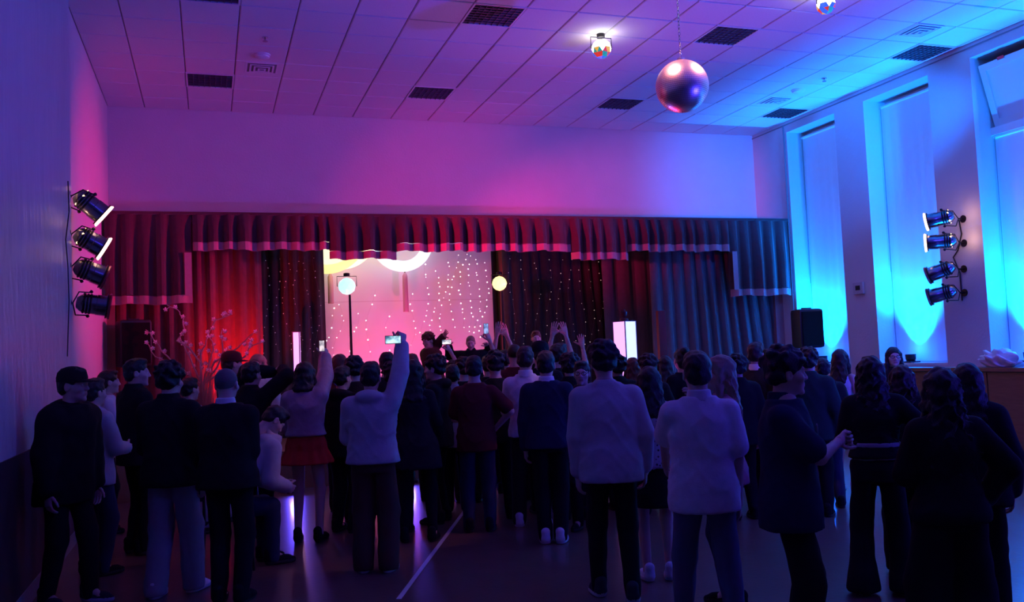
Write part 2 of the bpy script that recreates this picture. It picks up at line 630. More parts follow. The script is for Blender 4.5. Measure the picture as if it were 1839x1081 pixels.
def cloth(name, x0, x1, Y, z0, z1, period, amp, seed, m, parent=None, rows=10, flare=1., top=.35, thick=.012, hem=0, sway=.0, pinch=0):
    """vertical pleated cloth facing -Y, as a closed sheet"""
    cols = pleats(x0, x1, period, amp, seed)
    n = len(cols)
    vs, fs = [], []
    ph = seed*1.3
    for s in (0, 1):
        for r in range(rows+1):
            v = r/rows
            z = z1+(z0-z1)*v
            a = top+(flare-top)*min(1, v*1.6)
            for (x, d, e) in cols:
                sw = sway*math.sin(x*2.3+ph)*v*v
                vs.append((x+e*.25*a+sw, Y-d*a+s*thick+.3*sway*math.sin(x*5+ph)*v, z+(.012*math.sin(x*9+ph) if r == rows else 0)))
    N = (rows+1)*n
    for r in range(rows):
        for c in range(n-1):
            p = r*n+c
            fs.append((p, p+n, p+n+1, p+1))
            q = N+p
            fs.append((q, q+1, q+n+1, q+n))
    for r in range(rows):
        p = r*n
        fs.append((p, N+p, N+p+n, p+n))
        p = r*n+n-1
        fs.append((p, p+n, N+p+n, N+p))
    for c in range(n-1):
        fs.append((c, c+1, N+c+1, N+c))
        p = rows*n+c
        fs.append((p, N+p, N+p+1, p+1))
    mb = MB().add(vs, fs)
    return mb.build(name, m, parent, True)


VTOP = 3.76
val = empty('stage_valance', ((XL+XR)/2, VY, 2.4), 0, 'pleated dark red valance with a pale hem band across the stage front', 'valance')


def vpanel(px0, px1, pyb, seed, dy=0., side=0):
    x0, x1 = onY(px0, pyb, VY)[0], onY(px1, pyb, VY)[0]
    zb = onY((px0+px1)/2, pyb, VY)[2]
    off = Vector(val.location)
    hh = .115
    pe, am = .22, .12
    p = cloth('valance_panel', x0, x1, VY+dy, zb+hh, VTOP, pe, am, seed, M_VELVET, None, 8, 1., .25)
    hb = cloth('hem_band', x0, x1, VY+dy, zb, zb+hh+.0005, pe, am, seed, M_HEM, None, 2, 1., 1.)
    for o in (p, hb):
        o.location = -off
    p.parent = val
    hb.parent = p
    hb.location = (0, 0, 0)
    if side:
        xs = x1 if side > 0 else x0
        sb = MB().box((min(xs, xs-side*.09), VY+dy-.112, zb+.1), (max(xs, xs-side*.09), VY+dy-.106, VTOP-.55 if side else VTOP)).build('hem_band', M_HEM, p)


vpanel(189, 346, 547, 3, 0, 1)
vpanel(346, 592, 450, 4, -.005)
vpanel(592, 712, 466, 5, -.012)
vpanel(712, 1026, 452, 6, -.005)
vpanel(1026, 1128, 467, 8, -.012)
vpanel(1128, 1313, 452, 9, -.005)
vpanel(1313, 1421, 531, 10, 0, -1)
rail = MB().box((XL+.03, VY-.03, VTOP-.02), (XR-.03, VY+.06, VTOP+.02))
ro = rail.build('rail', M_VELVET, val)
ro.location = -Vector(val.location)

# soffit joining the valance rail to the wall
structure(MB().box((XL, VY+.06, VTOP-.06), (XR, YB, VTOP)).build('trim_9', M_WALL))


def stage_curtain(px0, px1, Y, m, label, seed, period=.22, amp=.09, z0=STZ+.01, z1=3.7, sway=.03, px1b=None, tilt=0):
    x0, x1 = onY(px0, 500, Y)[0], onY(px1, 500, Y)[0]
    o = cloth('stage_curtain', x0, x1, Y, z0, z1, period, amp, seed, m, None, 14, 1., .8, sway=sway)
    if tilt:
        for v in o.data.vertices:
            f = (v.co.x-x0)/(x1-x0)
            v.co.x += tilt*f*(3.3-v.co.z)/2
    tag(o, label, 'curtain')
    return o


stage_curtain(206, 470, 13.38, M_CURT, 'red lit stage curtain at the left behind the blossom branches', 11, .2, .085)
stage_curtain(462, 582, 14.35, M_CURT2, 'dark charcoal curtain just left of the projection screen', 12, .17, .07)
stage_curtain(903, 1092, 15.0, M_CURT2, 'dark charcoal curtain just right of the projection screen', 13, .2, .06, tilt=.1)
stage_curtain(1082, 1215, 14.3, M_CURT3, 'purple grey curtain behind the glowing white lantern', 14, .33, .06, tilt=.05)
stage_curtain(1168, 1392, 13.25, M_CURT3, 'pinkish grey stage curtain gathered at the right under the valance', 15, .18, .085, tilt=.22)
# pier beside the right curtain
p0, p1 = onY(1393, 560, 13.15)[0], onY(1411, 560, 13.15)[0]
structure(MB().box((p0, 13.15, 0), (p1, YB, VTOP-.06)).build('trim_10', mat('wine_paint', (.36, .17, .18), .7)))
structure(MB().box((XL, 13.3, 0), (onY(206, 560, 13.3)[0], YB, VTOP-.06)).build('trim_11', mat('rust_paint', (.35, .15, .13), .7)))

# projection screen
SY = 15.3
sx0, sx1 = onY(579, 500, SY)[0], onY(884, 520, SY)[0]
sz0, sz1 = 1.05, 4.1
t = empty('projection_screen', ((sx0+sx1)/2, SY, sz0), 0, 'large white projection screen washed in pink light on the stage', 'screen')
hw = (sx1-sx0)/2
MB().box((-hw, 0, 0), (hw, .01, sz1-sz0)).build('sheet', M_SCREEN, t)
MB().box((hw, -.02, -.05), (hw+.07, .02, sz1-sz0)).build('border', M_BLACK, t)
MB().box((-hw, -.02, -.05), (hw, .02, 0)).build('border', M_BLACK, t)
MB().box((-hw, -.001, onY(730, 540, SY)[2]-sz0-.004), (hw, 0, onY(730, 540, SY)[2]-sz0+.004)).build('seam', mat('screen_seam', (.7, .6, .62), .8), t)
bx = onY(887, 540, SY+.1)[0]
structure(MB().box((bx+.08, SY+.1, STZ), (onY(915, 540, SY)[0], SY+.15, 4.3)).build('trim_12', mat('tan_flat', (.42, .24, .22), .8)))


def lit_ring(px, py, rpx, wpx, Y, emit, estr, label):
    c = onY(px, py, Y)
    k = np.dot(c-CAMP, AX_F)/FPX
    ro, ri = rpx*k, (rpx-wpx)*k
    m = MB()
    n = 48
    vs, fs = [], []
    prof = [(ro, -.03), (ro, .03), (ri, .03), (ri, -.03)]
    for i in range(n):
        a = 2*math.pi*i/n
        for r, d in prof:
            vs.append((r*math.cos(a), d, r*math.sin(a)))
    for i in range(n):
        j = (i+1) % n
        for k2 in range(4):
            l2 = (k2+1) % 4
            fs.append((i*4+k2, i*4+l2, j*4+l2, j*4+k2))
    t = empty('light_ring', (c[0], c[1], c[2]), 0, label, 'light ring', 'glowing rings hung above the stage')
    m.add(vs, fs).build('ring', mat('ring_%s' % px, (.8, .8, .8), .5, emit=emit, estr=estr), t, True)
    MB().tube([(0, 0, ro), (0, 0, 4.35-c[2])], .006, 6).build('hanger', M_BLACK, t)


lit_ring(612, 420, 64, 27, SY-.45, (1., .98, .5), 1.15, 'glowing pale yellow ring over the left of the screen, half hidden by the valance')
lit_ring(585, 418, 74, 16, SY-.6, (1., 1., .2), 1.0, 'thin glowing lemon yellow ring at the left screen edge under the valance')
lit_ring(722, 432, 56, 19, SY-.33, (.75, .97, 1.), 1.15, 'glowing pale blue ring over the middle of the screen under the valance')
for px, y0, y1 in ((593, 492, 545), (727, 490, 560)):
    c0 = onY(px, y0, SY-.24)
    c1 = onY(px, y1, SY-.24)
    t = empty('tassel', tuple(c0), 0, 'thin pinkish tassel hanging below the %s ring' % ('yellow' if px < 650 else 'pale blue'), 'tassel', 'tassels below the glowing rings')
    MB().tube([(0, 0, .05), (0, 0, 0)], .012, 8).build('knot', M_WOOD, t)
    MB().tube([(0, 0, 0), (0, 0, -.05), (0, 0, c1[2]-c0[2])], [.02, .045, .05], 10).build('fringe', mat('pink_fringe', (.85, .42, .5), .9), t, True)

# strings of tiny lights over screen and curtains; bulbs also paint mirror ball dots


def light_string(px, py0, py1, Y, n, label, seed, drift=0., on=(1., .8, .85), es=2.2, wr=.0008, br=.011):
    rnd = random.Random(seed)
    p0 = onY(px, py0, Y)
    p1 = onY(px+drift, py1, Y)
    t = empty('string_light', tuple(p0), 0, label, 'string lights', 'strings of tiny lights above the stage')
    pts = []
    for k in range(13):
        u = k/12
        pts.append((p1[0]*u+p0[0]*(1-u)-p0[0]+.06*math.sin(u*6+seed), 0, (p1[2]-p0[2])*u))
    MB().tube(pts, wr, 4, 0, False).build('wire', mat('thin_clear_wire', (.35, .25, .28), .5), t)
    mb = MB()
    for k in range(n):
        u = (k+rnd.uniform(-.35, .35)+.5)/n
        i = min(11, int(u*12))
        f = u*12-i
        q = [pts[i][j]*(1-f)+pts[i+1][j]*f for j in range(3)]
        mb.ico((q[0]+rnd.uniform(-.02, .02), -.012, q[2]), br*rnd.uniform(.65, 1.35), 1)
    o = mb.build('bulbs', mat('tiny_bulb_%g' % es, (.8, .7, .7), .4, emit=on, estr=es), t)
    o['kind'] = 'stuff'


sl = [(596, 500, 640, 9), (612, 545, 640, 7), (640, 560, 640, 5), (668, 520, 640, 6), (700, 560, 640, 5), (745, 520, 625, 7), (768, 470, 600, 10), (786, 480, 600, 11), (802, 465, 600, 12), (818, 455, 590, 12), (834, 452, 590, 13), (848, 455, 600, 13), (862, 460, 600, 13), (874, 470, 610, 13)]
for i, (px, a, b, n) in enumerate(sl):
    light_string(px, a, b, SY-.12, n, 'string of tiny lights in front of the pink screen, number %s from its left edge' % ['one', 'two', 'three', 'four', 'five', 'six', 'seven', 'eight', 'nine', 'ten', 'eleven', 'twelve', 'thirteen', 'fourteen'][i], 30+i, -8)
for i, px in enumerate((478, 497, 515, 534, 552, 568)):
    light_string(px, 460, 640, 14.2, 11, '%s string of tiny dim lights on the dark curtain left of the screen' % ['first', 'second', 'third', 'fourth', 'fifth', 'sixth'][i], 50+i, 2, (.75, .5, .6), .15, br=.007)
for i, px in enumerate((918, 940, 962, 984, 1004, 1024, 1044, 1060, 1076)):
    light_string(px, 458, 625, 14.85, 9, '%s string of tiny dim lights on the dark curtain right of the screen' % ['first', 'second', 'third', 'fourth', 'fifth', 'sixth', 'seventh', 'eighth', 'ninth'][i], 60+i, 3, (.9, .65, .5), .35, br=.008)
for i, px in enumerate((1192, 1206)):
    light_string(px, 455, 630, 14.1, 9, '%s string of tiny lights hanging beside the dark red post' % ['first', 'second'][i], 70+i, -6, (1., .85, .55), .6, br=.009)

# ------------------------------------------------------------------ lanterns, post, speakers


def lantern(px, pyt, pyb, wpx, D, rz, label, cols, topper):
    top = atD(px, pyt, D)
    k = D/FPX
    wd = wpx*k
    zt = top[2]
    t = empty('lantern', (top[0], top[1], STZ), rz, label, 'lantern', 'tall glowing lantern columns on the stage')
    H = zt-STZ
    a = wd/2
    fm = MB()
    e = .014
    for sx in (-1, 1):
        for sy in (-1, 1):
            fm.box((sx*a-e if sx > 0 else -a, sy*a-e if sy > 0 else -a, 0), (a if sx > 0 else -a+e, a if sy > 0 else -a+e, H))
    fm.box((-a-.005, -a-.005, H), (a+.005, a+.005, H+.012)).box((-a-.01, -a-.01, 0), (a+.01, a+.01, .05))
    fm.build('frame', mat('lantern_frame', (.35, .2, .4), .5), t)
    for i, (x0, y0, x1, y1) in enumerate(((-a+e, -a+.004, a-e, -a+.008), (-a+e, a-.008, a-e, a-.004), (-a+.004, -a+e, -a+.008, a-e), (a-.008, -a+e, a-.004, a-e))):
        MB().box((x0, y0, .05), (x1, y1, H)).build('glowing_panel', cols[0 if i == 0 else 1], t)
    if topper:
        MB().lathe([(.07, H+.012), (.07, H+.05), (.03, H+.07), (.05, H+.1), (.055, H+.16), (.02, H+.2), (.0, H+.2)], 14).build('top_ornament', mat('dark_red_ornament', (.12, .02, .03), .3), t, True)


LP1 = mat('lantern_white_blue', (.8, .8, .8), .5, emit=(.62, .72, 1.), estr=1.25)
LP2 = mat('lantern_pink', (.8, .8, .8), .5, emit=(1., .42, 1.), estr=1.3)
lantern(1121, 578, 640, 30, 14.0, R(22), 'glowing white and lilac lantern column right of the stage centre', (LP1, LP2), True)
lantern(532, 597, 660, 13, 13.6, R(-12), 'glowing pink lantern column in front of the dark left curtain', (LP2, LP2), False)
c = atD(1186, 558, 13.9)
t = empty('stage_post', (c[0], c[1], STZ), R(-10), 'dark red upright post between the lantern and right curtain', 'post')
MB().box((-.06, -.06, .04), (.06, .06, c[2]-STZ), bev=.006).build('shaft', mat('oxblood_paint', (.2, .01, .012), .5), t)
MB().box((-.11, -.11, 0), (.11, .11, .04)).build('foot', M_BLACK, t)


def speaker(px, pyc, hpx, D, rz, label, stand_label, h=None):
    c = atD(px, pyc, D)
    k = D/FPX
    H = hpx*k
    W, Dp = H*.66, H*.55
    t = empty('loudspeaker', (c[0], c[1], c[2]-H/2), rz, label, 'speaker', 'black loudspeakers on stands')
    MB().box((-W/2, -Dp/2, 0), (W/2, Dp/2, H), bev=.05).build('cabinet', M_BLACK, t, True)
    MB().box((-W/2+.03, -Dp/2-.012, .04), (W/2-.03, -Dp/2, H-.04), bev=.005).build('grille', mat('speaker_grille', (.008, .008, .008), .8, spec=.15, bump=.4, bscale=300), t)
    MB().box((-.07, -.02, H), (.07, .02, H+.02)).build('handle', M_BLACK, t)
    zb = c[2]-H/2
    z0 = STZ if c[1] > 12.3 else 0
    st = empty('speaker_stand', (c[0], c[1], z0), rz, stand_label, 'stand', 'speaker stands')
    MB().tube([(0, 0, .12), (0, 0, zb-z0)], .02, 10).build('pole', M_BLKMET, st)
    for q in range(3):
        an = q*2*math.pi/3+.4
        MB().tube([(0, 0, .5), (.2*math.cos(an), .2*math.sin(an), .012)], .012, 8).build('leg', M_BLKMET, st)


speaker(1450, 590, 70, 12.9, R(-10), 'black loudspeaker on a stand in front of the far window', 'black stand under the loudspeaker by the far window')
speaker(240, 617, 84, 11.95, R(15), 'black loudspeaker at the left in front of the red curtain', 'black stand under the loudspeaker by the left curtain')

# ------------------------------------------------------------------ spotlights on the walls


def stage_spot(rear, front, wallpt, r, label, lit, gel):
    rear, front = Vector(rear), Vector(front)
    L = (front-rear).length
    t = empty('spotlight', tuple(rear), 0, label, 'spotlight', 'can spotlights mounted on the side walls')
    t.rotation_euler = (front-rear).to_track_quat('Z', 'Y').to_euler()
    inv = (Matrix.Translation(rear) @ t.rotation_euler.to_matrix().to_4x4()).inverted()
    MB().lathe([(.0, -.015), (r*.5, -.01), (r*.82, .03), (r*.95, .08), (r*.95, L*.62), (r, L*.64), (r, L), (r*.94, L), (r*.94, L*.7)], 24).build('can', M_DKCHROME, t, True)
    for k in range(3):
        MB().lathe([(r*.97, .05+.03*k), (r*1.01, .055+.03*k), (r*1.01, .065+.03*k), (r*.97, .07+.03*k)], 24).build('cooling_rib', M_BLKMET, t, True)
    MB().lathe([(r*1.0, L-.012), (r*1.22, L-.012), (r*1.22, L), (r*.98, L)], 24).build('gel_frame', M_BLKMET, t, True)
    if lit:
        lm = mat('lit_lens_%s' % gel, (1, .8, .7), .3, emit=(1., .62, .42) if gel == 'warm' else (1., .7, .62), estr=14)
        vm = mat('lit_vent', (1, .6, .2), .4, emit=(1., .6, .25), estr=5)
    else:
        lm = mat('unlit_lens', (.1, .03, .04), .1, coat=.5)
        vm = M_BLKMET
    MB().lathe([(.0, L*.985), (r*.93, L*.97)], 24).build('lens', lm, t)
    gm = mat('gel_painted_glow', (1, .7, .6), .5, emit=(1., .55, .4), estr=5) if lit else mat('dark_gel', (.25, .02, .03), .3)  # warm emission paints the lamp light caught on the gel rim
    MB().lathe([(.0, L+.004), (r*1.16, L+.004), (r*1.28, L+.02), (r*1.25, L+.03), (0, L+.012)], 24).build('gel', gm, t)
    for k in range(5):
        an = k*2*math.pi/5+.5
        MB().ico((r*.9*math.cos(an), r*.9*math.sin(an), .055), .014, 1).build('vent_hole', vm, t)
    # yoke
    wl = inv @ Vector(wallpt)
    side = Vector((r+.012, 0, L*.4))
    y = MB()
    mid = Vector((0, 0, L*.4))
    dirw = (wl-mid)
    dirw.z *= .5
    pe = Vector((dirw.x, dirw.y, 0)).normalized().cross(Vector((0, 0, 1)))
    for s in (-1, 1):
        y.tube([mid+pe*s*(r+.012), mid+pe*s*(r+.012)+(wl-mid)*.55, mid+(wl-mid)*.75], .007, 6)
    y.tube([mid+(wl-mid)*.75, wl], .012, 8)
    y.build('yoke', M_BLKMET, t)
    for s in (-1, 1):
        MB().ico(tuple(mid+pe*s*(r+.02)), .02, 1).build('knob', M_BLACK, t)
    MB().lathe([(.05, 0), (.05, .012)], 14, 0, look(wl, wl+(mid-wl).normalized())).build('wall_plate', M_BLKMET, t)
    return t


SPOTLIT = []
LEFT_AIM = [(5.85, 13.5, 3.85), (3.7, 13.6, 4.05)]
RIGHT_AIM = [(1.2, 13.4, 4.1), (-1.3, 11.9, 3.2)]


def spot_light(p, aim, side, rearp):
    k = SPOTLIT.count(side)
    SPOTLIT.append(side)
    light('POINT', 'can_vent_spill', tuple(rearp), (1., .5, .3), 1.1, None, .04)
    light('SPOT', 'gel_spot', tuple(p), PINK, SPOT_W[side][k], aim, .09, SPOT_ANG[side][k], 1.)


lefts = [((138, 350), (184, 386), True, 'topmost lit spotlight of the four on the left wall'), ((137, 419), (184, 445), True, 'second lit spotlight from the top on the left wall'),
         ((136, 477), (186, 497), False, 'third spotlight from the top on the left wall, unlit'), ((139, 543), (193, 550), False, 'lowest spotlight on the left wall, unlit and nearly level')]
for (a, b, lit, lb) in lefts:
    p = atD(a[0], a[1], 9.05)
    q = atD(b[0], b[1], 9.17)
    sp = stage_spot(p, q, (XL+.045 if p[1] < YSEAM else XL, min(p[1]-.05, YSEAM-.06), p[2]-.02), .105, lb, lit, 'warm')
    if lit:
        spot_light(q+(q-p)*.25, LEFT_AIM[len(SPOTLIT)], 'left', p-(q-p)*.3)
rights = [((1712, 387), (1666, 398), True, 'topmost lit spotlight of the four on the near pillar'), ((1716, 431), (1665, 436), True, 'second lit spotlight from the top on the near pillar'),
          ((1712, 478), (1669, 494), False, 'third spotlight from the top on the near pillar, unlit'), ((1715, 521), (1671, 533), False, 'lowest spotlight on the near pillar, unlit')]
for (a, b, lit, lb) in rights:
    p = atD(a[0], a[1], 11.62)
    q = atD(b[0], b[1], 11.78)
    sp = stage_spot(p, q, (XR, p[1]+.08, p[2]-.03), .095, lb, lit, 'pink')
    if lit:
        spot_light(q+(q-p)*.25, RIGHT_AIM[len(SPOTLIT)-2], 'right', p-(q-p)*.3)
# cables of the spotlight rows
pts = [tuple(onX(x, y, XL+.06)) for x, y in ((122, 325), (124, 380), (118, 430), (122, 480), (124, 540), (121, 640))]
tag(MB().tube(pts, .006, 6).build('cable', M_BLACK), 'black cable looping down the left wall between the spotlights', 'cable')
pts = [tuple(onX(x, y, XR-.011)) for x, y in ((1722, 395), (1727, 420), (1720, 450), (1712, 462), (1724, 490), (1728, 540))]
tag(MB().tube(pts, .01, 6).build('cable', M_BLACK), 'black cable between the spotlights on the near pillar', 'cable')

# ------------------------------------------------------------------ mirror ball and disco lamps
bc = atD(1225, 155, 8.5)
br = 47*8.5/FPX
t = empty('mirror_ball', tuple(bc), 0, 'large mirror ball hanging by a chain from the ceiling', 'mirror ball')
mb = MB()
nl = 44
for i in range(nl):
    t0, t1 = math.pi*i/nl+.004, math.pi*(i+1)/nl-.004
    nn = max(4, int(2*nl*math.sin((t0+t1)/2)))
    for k in range(nn):
        a0, a1 = 2*math.pi*k/nn, 2*math.pi*(k+1)/nn-.004
        vs = [(br*math.sin(tt)*math.cos(aa), br*math.sin(tt)*math.sin(aa), br*math.cos(tt)) for tt, aa in ((t0, a0), (t1, a0), (t1, a1), (t0, a1))]
        mb.add(vs, [(0, 1, 2, 3)])
mo = mb.build('mirror_facets', mat('mirror_facet', (.9, .76, .72), .34, metal=1.), t)  # warm base tint stands in for red light mirrored by the ball
mo['kind'] = 'stuff'
MB().lathe([(br*.992*math.sin(math.pi*k/24), -br*.992*math.cos(math.pi*k/24)) for k in range(25)], 40).build('core', mat('ball_core', (.1, .09, .1), .4, metal=.8), t, True)
MB().lathe([(.035, br-.005), (.035, br+.02), (.012, br+.03)], 12).build('cap', M_CHROME, t, True)
ch = MB()
z = br+.03
k = 0
while z < ZC-bc[2]:
    m = Matrix.Translation((0, 0, z+.02)) @ Matrix.Rotation(R(90)*(k % 2), 4, 'Z')
    pts = [(.010*math.cos(a), 0, .022*math.sin(a)) for a in np.linspace(0, 2*math.pi, 9)]
    ch.tube(pts, .0035, 5, 0, False, m)
    z += .035
    k += 1
co_ = ch.build('chain', M_CHROME, t)
co_['kind'] = 'stuff'

GC = [mat('globe_'+n, c, .3, emit=c, estr=e) for n, c, e in (('red', (.9, .06, .03), .6), ('green', (.03, .5, .3), .5), ('blue', (.05, .2, .8), .6), ('amber', (.9, .5, .05), .7))]


def disco_lamp(c, r, label, hot, hot_es, stand=None, flip=False, hotz=.0, group='coloured disco lamps'):
    t = empty('disco_lamp', tuple(c), 0, label, 'disco lamp', group)
    bm = bmesh.new()
    bmesh.ops.create_icosphere(bm, subdivisions=2, radius=r)
    bm.verts.index_update()
    m = MB()
    rnd = random.Random(int(c[0]*100))
    hm = mat('globe_hot_%s' % label[:12], (1, 1, 1), .3, emit=hot, estr=hot_es)
    for f in bm.faces:
        cz = f.calc_center_median().z/r
        mi = 4 if cz > hotz else rnd.randrange(4)
        m.add([tuple(v.co) for v in f.verts], [(0, 1, 2)], mi)
    bm.free()
    m.build('globe', GC+[hm], t)
    MB().tube([(r*.98, 0, 0), (r*1.12, 0, 0), (r*1.12, 0, r*1.15), (-r*1.12, 0, r*1.15), (-r*1.12, 0, 0), (-r*.98, 0, 0)], .006, 6).build('bracket', M_BLKMET, t)
    MB().lathe([(.05, r*1.15), (.05, r*1.5), (.03, r*1.55)], 14).build('motor_housing', M_BLKMET, t, True)
    return t


# two on the ceiling
for px, py, rpx, lb in ((1080, 88, 18, 'multicoloured disco globe on the ceiling left of the mirror ball'), (1483, 9, 17, 'multicoloured disco globe on the ceiling cut by the top edge')):
    top = onZ(px-2, py-27, ZC)
    D = float(np.dot(top-CAMP, AX_F))
    c = atD(px, py, D)
    r = rpx*D/FPX
    t = disco_lamp(c, r, lb, (1., .93, .85), 9, hotz=-.15)
    MB().tube([(0, 0, r*1.5), (0, 0, ZC-c[2])], .012, 8).build('stem', M_BLKMET, t)
    light('POINT', 'disco_globe_light', (c[0]-.02, c[1]-.0, c[2]+r*2.05), (1., .72, .62), 4.5, None, .03)
# two more above the frame, near the mirror ball (they show as the two bright spots on it)
for (x, y), lb in (((3.65, 7.16), 'multicoloured disco globe on the ceiling above left of the mirror ball'), ((5.18, 7.06), 'multicoloured disco globe on the ceiling above right of the mirror ball')):
    c = np.array([x, y, ZC-.27])
    t = disco_lamp(c, .1, lb, (1., .8, .7), 9, hotz=-.15)
    MB().tube([(0, 0, .15), (0, 0, ZC-c[2])], .012, 8).build('stem', M_BLKMET, t)
    light('POINT', 'disco_globe_light', (x, y, c[2]+.17), (1., .72, .62), 4.5, None, .03)
    dv = (Vector(bc)-Vector(c)).normalized()
    light('SPOT', 'ball_fill_beam', tuple(Vector(c)+dv*.13), (1., .34, .24), 420, tuple(bc), .15, 24, .5)  # added reddish beam to brighten the mirror ball
# two on stands on the stage
for px, py, rpx, D, hot, es, lb, sl in ((623, 514, 15.5, 14.2, (.32, .9, 1.), 1.7, 'glowing pale cyan disco globe on a stand before the screen', 'thin dark stand under the cyan globe'),
                                        (897, 509, 13.5, 15.0, (1., .82, .25), 1.7, 'glowing yellow disco globe on a stand at the right screen edge', 'thin dark stand under the yellow globe')):
    c = atD(px, py, D)
    r = rpx*D/FPX
    disco_lamp(c, r, lb, hot, es, hotz=-2)
    st = empty('lamp_stand', (c[0]+.04, c[1], STZ), 0, sl, 'stand', 'lamp stands on the stage')
    MB().tube([(0, 0, .02), (0, 0, c[2]-r-STZ)], [.026, .018], 10).build('pole', M_BLKMET, st)
    for q in range(3):
        an = q*2*math.pi/3
        MB().tube([(0, 0, .3), (.3*math.cos(an), .3*math.sin(an), .01)], .01, 6).build('leg', M_BLKMET, st)

# ------------------------------------------------------------------ blossom branches at the left
tb = atD(362, 700, 11.7)
tw = empty('blossom_branches', (tb[0], tb[1], STZ), 0, 'bare branches with pale blossoms lit red beside the left curtain', 'branches')
T0 = Vector(tw.location)
twm = mat('pale_twig', (.45, .3, .26), .6)
blm = mat('pale_blossom', (.85, .6, .6), .7)
paths = [[(362, 690), (358, 650), (340, 625), (318, 612), (330, 590), (328, 570), (318, 556), (300, 548)],
         [(362, 690), (360, 640), (368, 620), (375, 595), (388, 575), (412, 566), (417, 564)],
         [(366, 690), (385, 650), (420, 630), (440, 612), (455, 598)],
         [(366, 690), (378, 640), (384, 625), (378, 608), (374, 600)], [(362, 690), (340, 640), (330, 620), (322, 605)],
         [(364, 690), (390, 660), (400, 630), (398, 605), (400, 590)], [(360, 690), (330, 665), (300, 650), (278, 640), (262, 612)],
         [(360, 690), (320, 660), (290, 630), (270, 600), (262, 592)], [(366, 690), (410, 660), (440, 640), (448, 622), (470, 615)]]
rnd = random.Random(3)
bi = 0
for i, pth in enumerate(paths):
    pts = [Vector(atD(x, y, 11.7+.15*math.sin(i*2.1)*k/len(pth)))-T0 for k, (x, y) in enumerate(pth)]
    pts = [Vector((0, 0, .02))+Vector((.02*math.cos(i), .02*math.sin(i), 0))]+pts
    fine = []
    for k in range(len(pts)-1):
        for u in (0, .34, .67):
            fine.append(pts[k].lerp(pts[k+1], u)+Vector((rnd.uniform(-.012, .012), rnd.uniform(-.012, .012), 0)))
    fine.append(pts[-1])
    MB().tube(fine, [.016*(1-.7*k/len(fine)) for k in range(len(fine))], 6).build('branch', twm, tw, True)
    for k in range(5, len(fine), 2):
        p = fine[k]+Vector((rnd.uniform(-.06, .06), rnd.uniform(-.05, .05), rnd.uniform(-.04, .05)))
        m = MB()
        m.tube([fine[k], p], .004, 5, 0, False)
        for q in range(5):
            an = q*2*math.pi/5+k
            cc = p+Vector((.018*math.cos(an), -.006, .018*math.sin(an)))
            m.add([tuple(p+Vector((0, .004, 0))), tuple(cc+Vector((.012*math.cos(an+1.3), -.012, .012*math.sin(an+1.3)))), tuple(cc+Vector((.014*math.cos(an), -.004, .014*math.sin(an)))), tuple(cc+Vector((.012*math.cos(an-1.3), .008, .012*math.sin(an-1.3))))], [(0, 1, 2, 3)])
        m.ico(tuple(p), .014, 1)
        m.build('blossom', blm, tw)
gr = MB()
for k in range(260):
    an = rnd.uniform(0, 2*math.pi)
    h = rnd.uniform(.7, 1.35)
    l = rnd.uniform(.05, .4)
    gr.tube([(.05*math.cos(an), .05*math.sin(an), .02), (.4*l*math.cos(an), .4*l*math.sin(an), h*.55), (l*math.cos(an), l*math.sin(an), h)], [.004, .003, .001], 4, 0, False)
o = gr.build('dry_grass', mat('dry_grass', (.4, .22, .16), .8), tw)
o['kind'] = 'stuff'
# white cloth bag heaped on the radiator cover
p = onX(1797, 650, XR-.15)
bmw = bmesh.new()
bmesh.ops.create_icosphere(bmw, subdivisions=4, radius=1)
for v in bmw.verts:
    n = v.co.normalized()
    f = 1+.18*math.sin(n.x*7+n.z*5)+.14*math.sin(n.y*9-n.z*6+1)+.08*math.sin(n.x*17+n.y*13)
    v.co = Vector((n.x*.12*f, n.y*.24*f, max(0, n.z*.5+.35)*.22*f))
me = bpy.data.meshes.new('cloth_bag')
bmw.to_mesh(me)
bmw.free()
me.materials.append(mat('crumpled_white_cloth', (.7, .7, .72), .7, bump=.3, bscale=25))
for q in me.polygons:
    q.use_smooth = True
o = bpy.data.objects.new('cloth_bag', me)
COL.objects.link(o)
o.location = (XR-.16, p[1], 1.252)
tag(o, 'crumpled pale cloth bag lying on the radiator cover at the right edge', 'bag')
# pale tape line on the floor
a, b = onZ(716, 1076, 0), onZ(822, 934, 0)
d = (b-a)/np.linalg.norm(b-a)
nrm = np.array([-d[1], d[0], 0])*.018
e = a+(b-a)*1.5
tag(MB().add([tuple(a-nrm), tuple(a+nrm), tuple(e+nrm), tuple(e-nrm), tuple(a-nrm+[0, 0, .003]), tuple(a+nrm+[0, 0, .003]), tuple(e+nrm+[0, 0, .003]), tuple(e-nrm+[0, 0, .003])], [(3, 2, 1, 0), (4, 5, 6, 7), (0, 1, 5, 4), (1, 2, 6, 5), (2, 3, 7, 6), (3, 0, 4, 7)]).build('floor_tape', mat('pale_tape', (.6, .6, .65), .35)), 'pale strip of tape running across the dance floor', 'tape')

# stage lights (their fixtures are the lit spotlights and floor units above)


def floor_unit(loc, label, em):
    t = empty('stage_floodlight', loc, 0, label, 'floodlight', 'small floodlights on the stage')
    MB().box((-.1, -.07, 0), (.1, .07, .03), bev=.005).build('base', M_BLACK, t)
    MB().lathe([(.06, .03), (.08, .05), (.08, .15), (.07, .15), (.065, .13)], 16).build('housing', M_BLACK, t, True)
    MB().lathe([(.064, .125), (.064, .13)], 16).build('lens', mat('stage_lens_%s' % label[:4], (.3, .1, .1), .3, emit=em, estr=4), t)


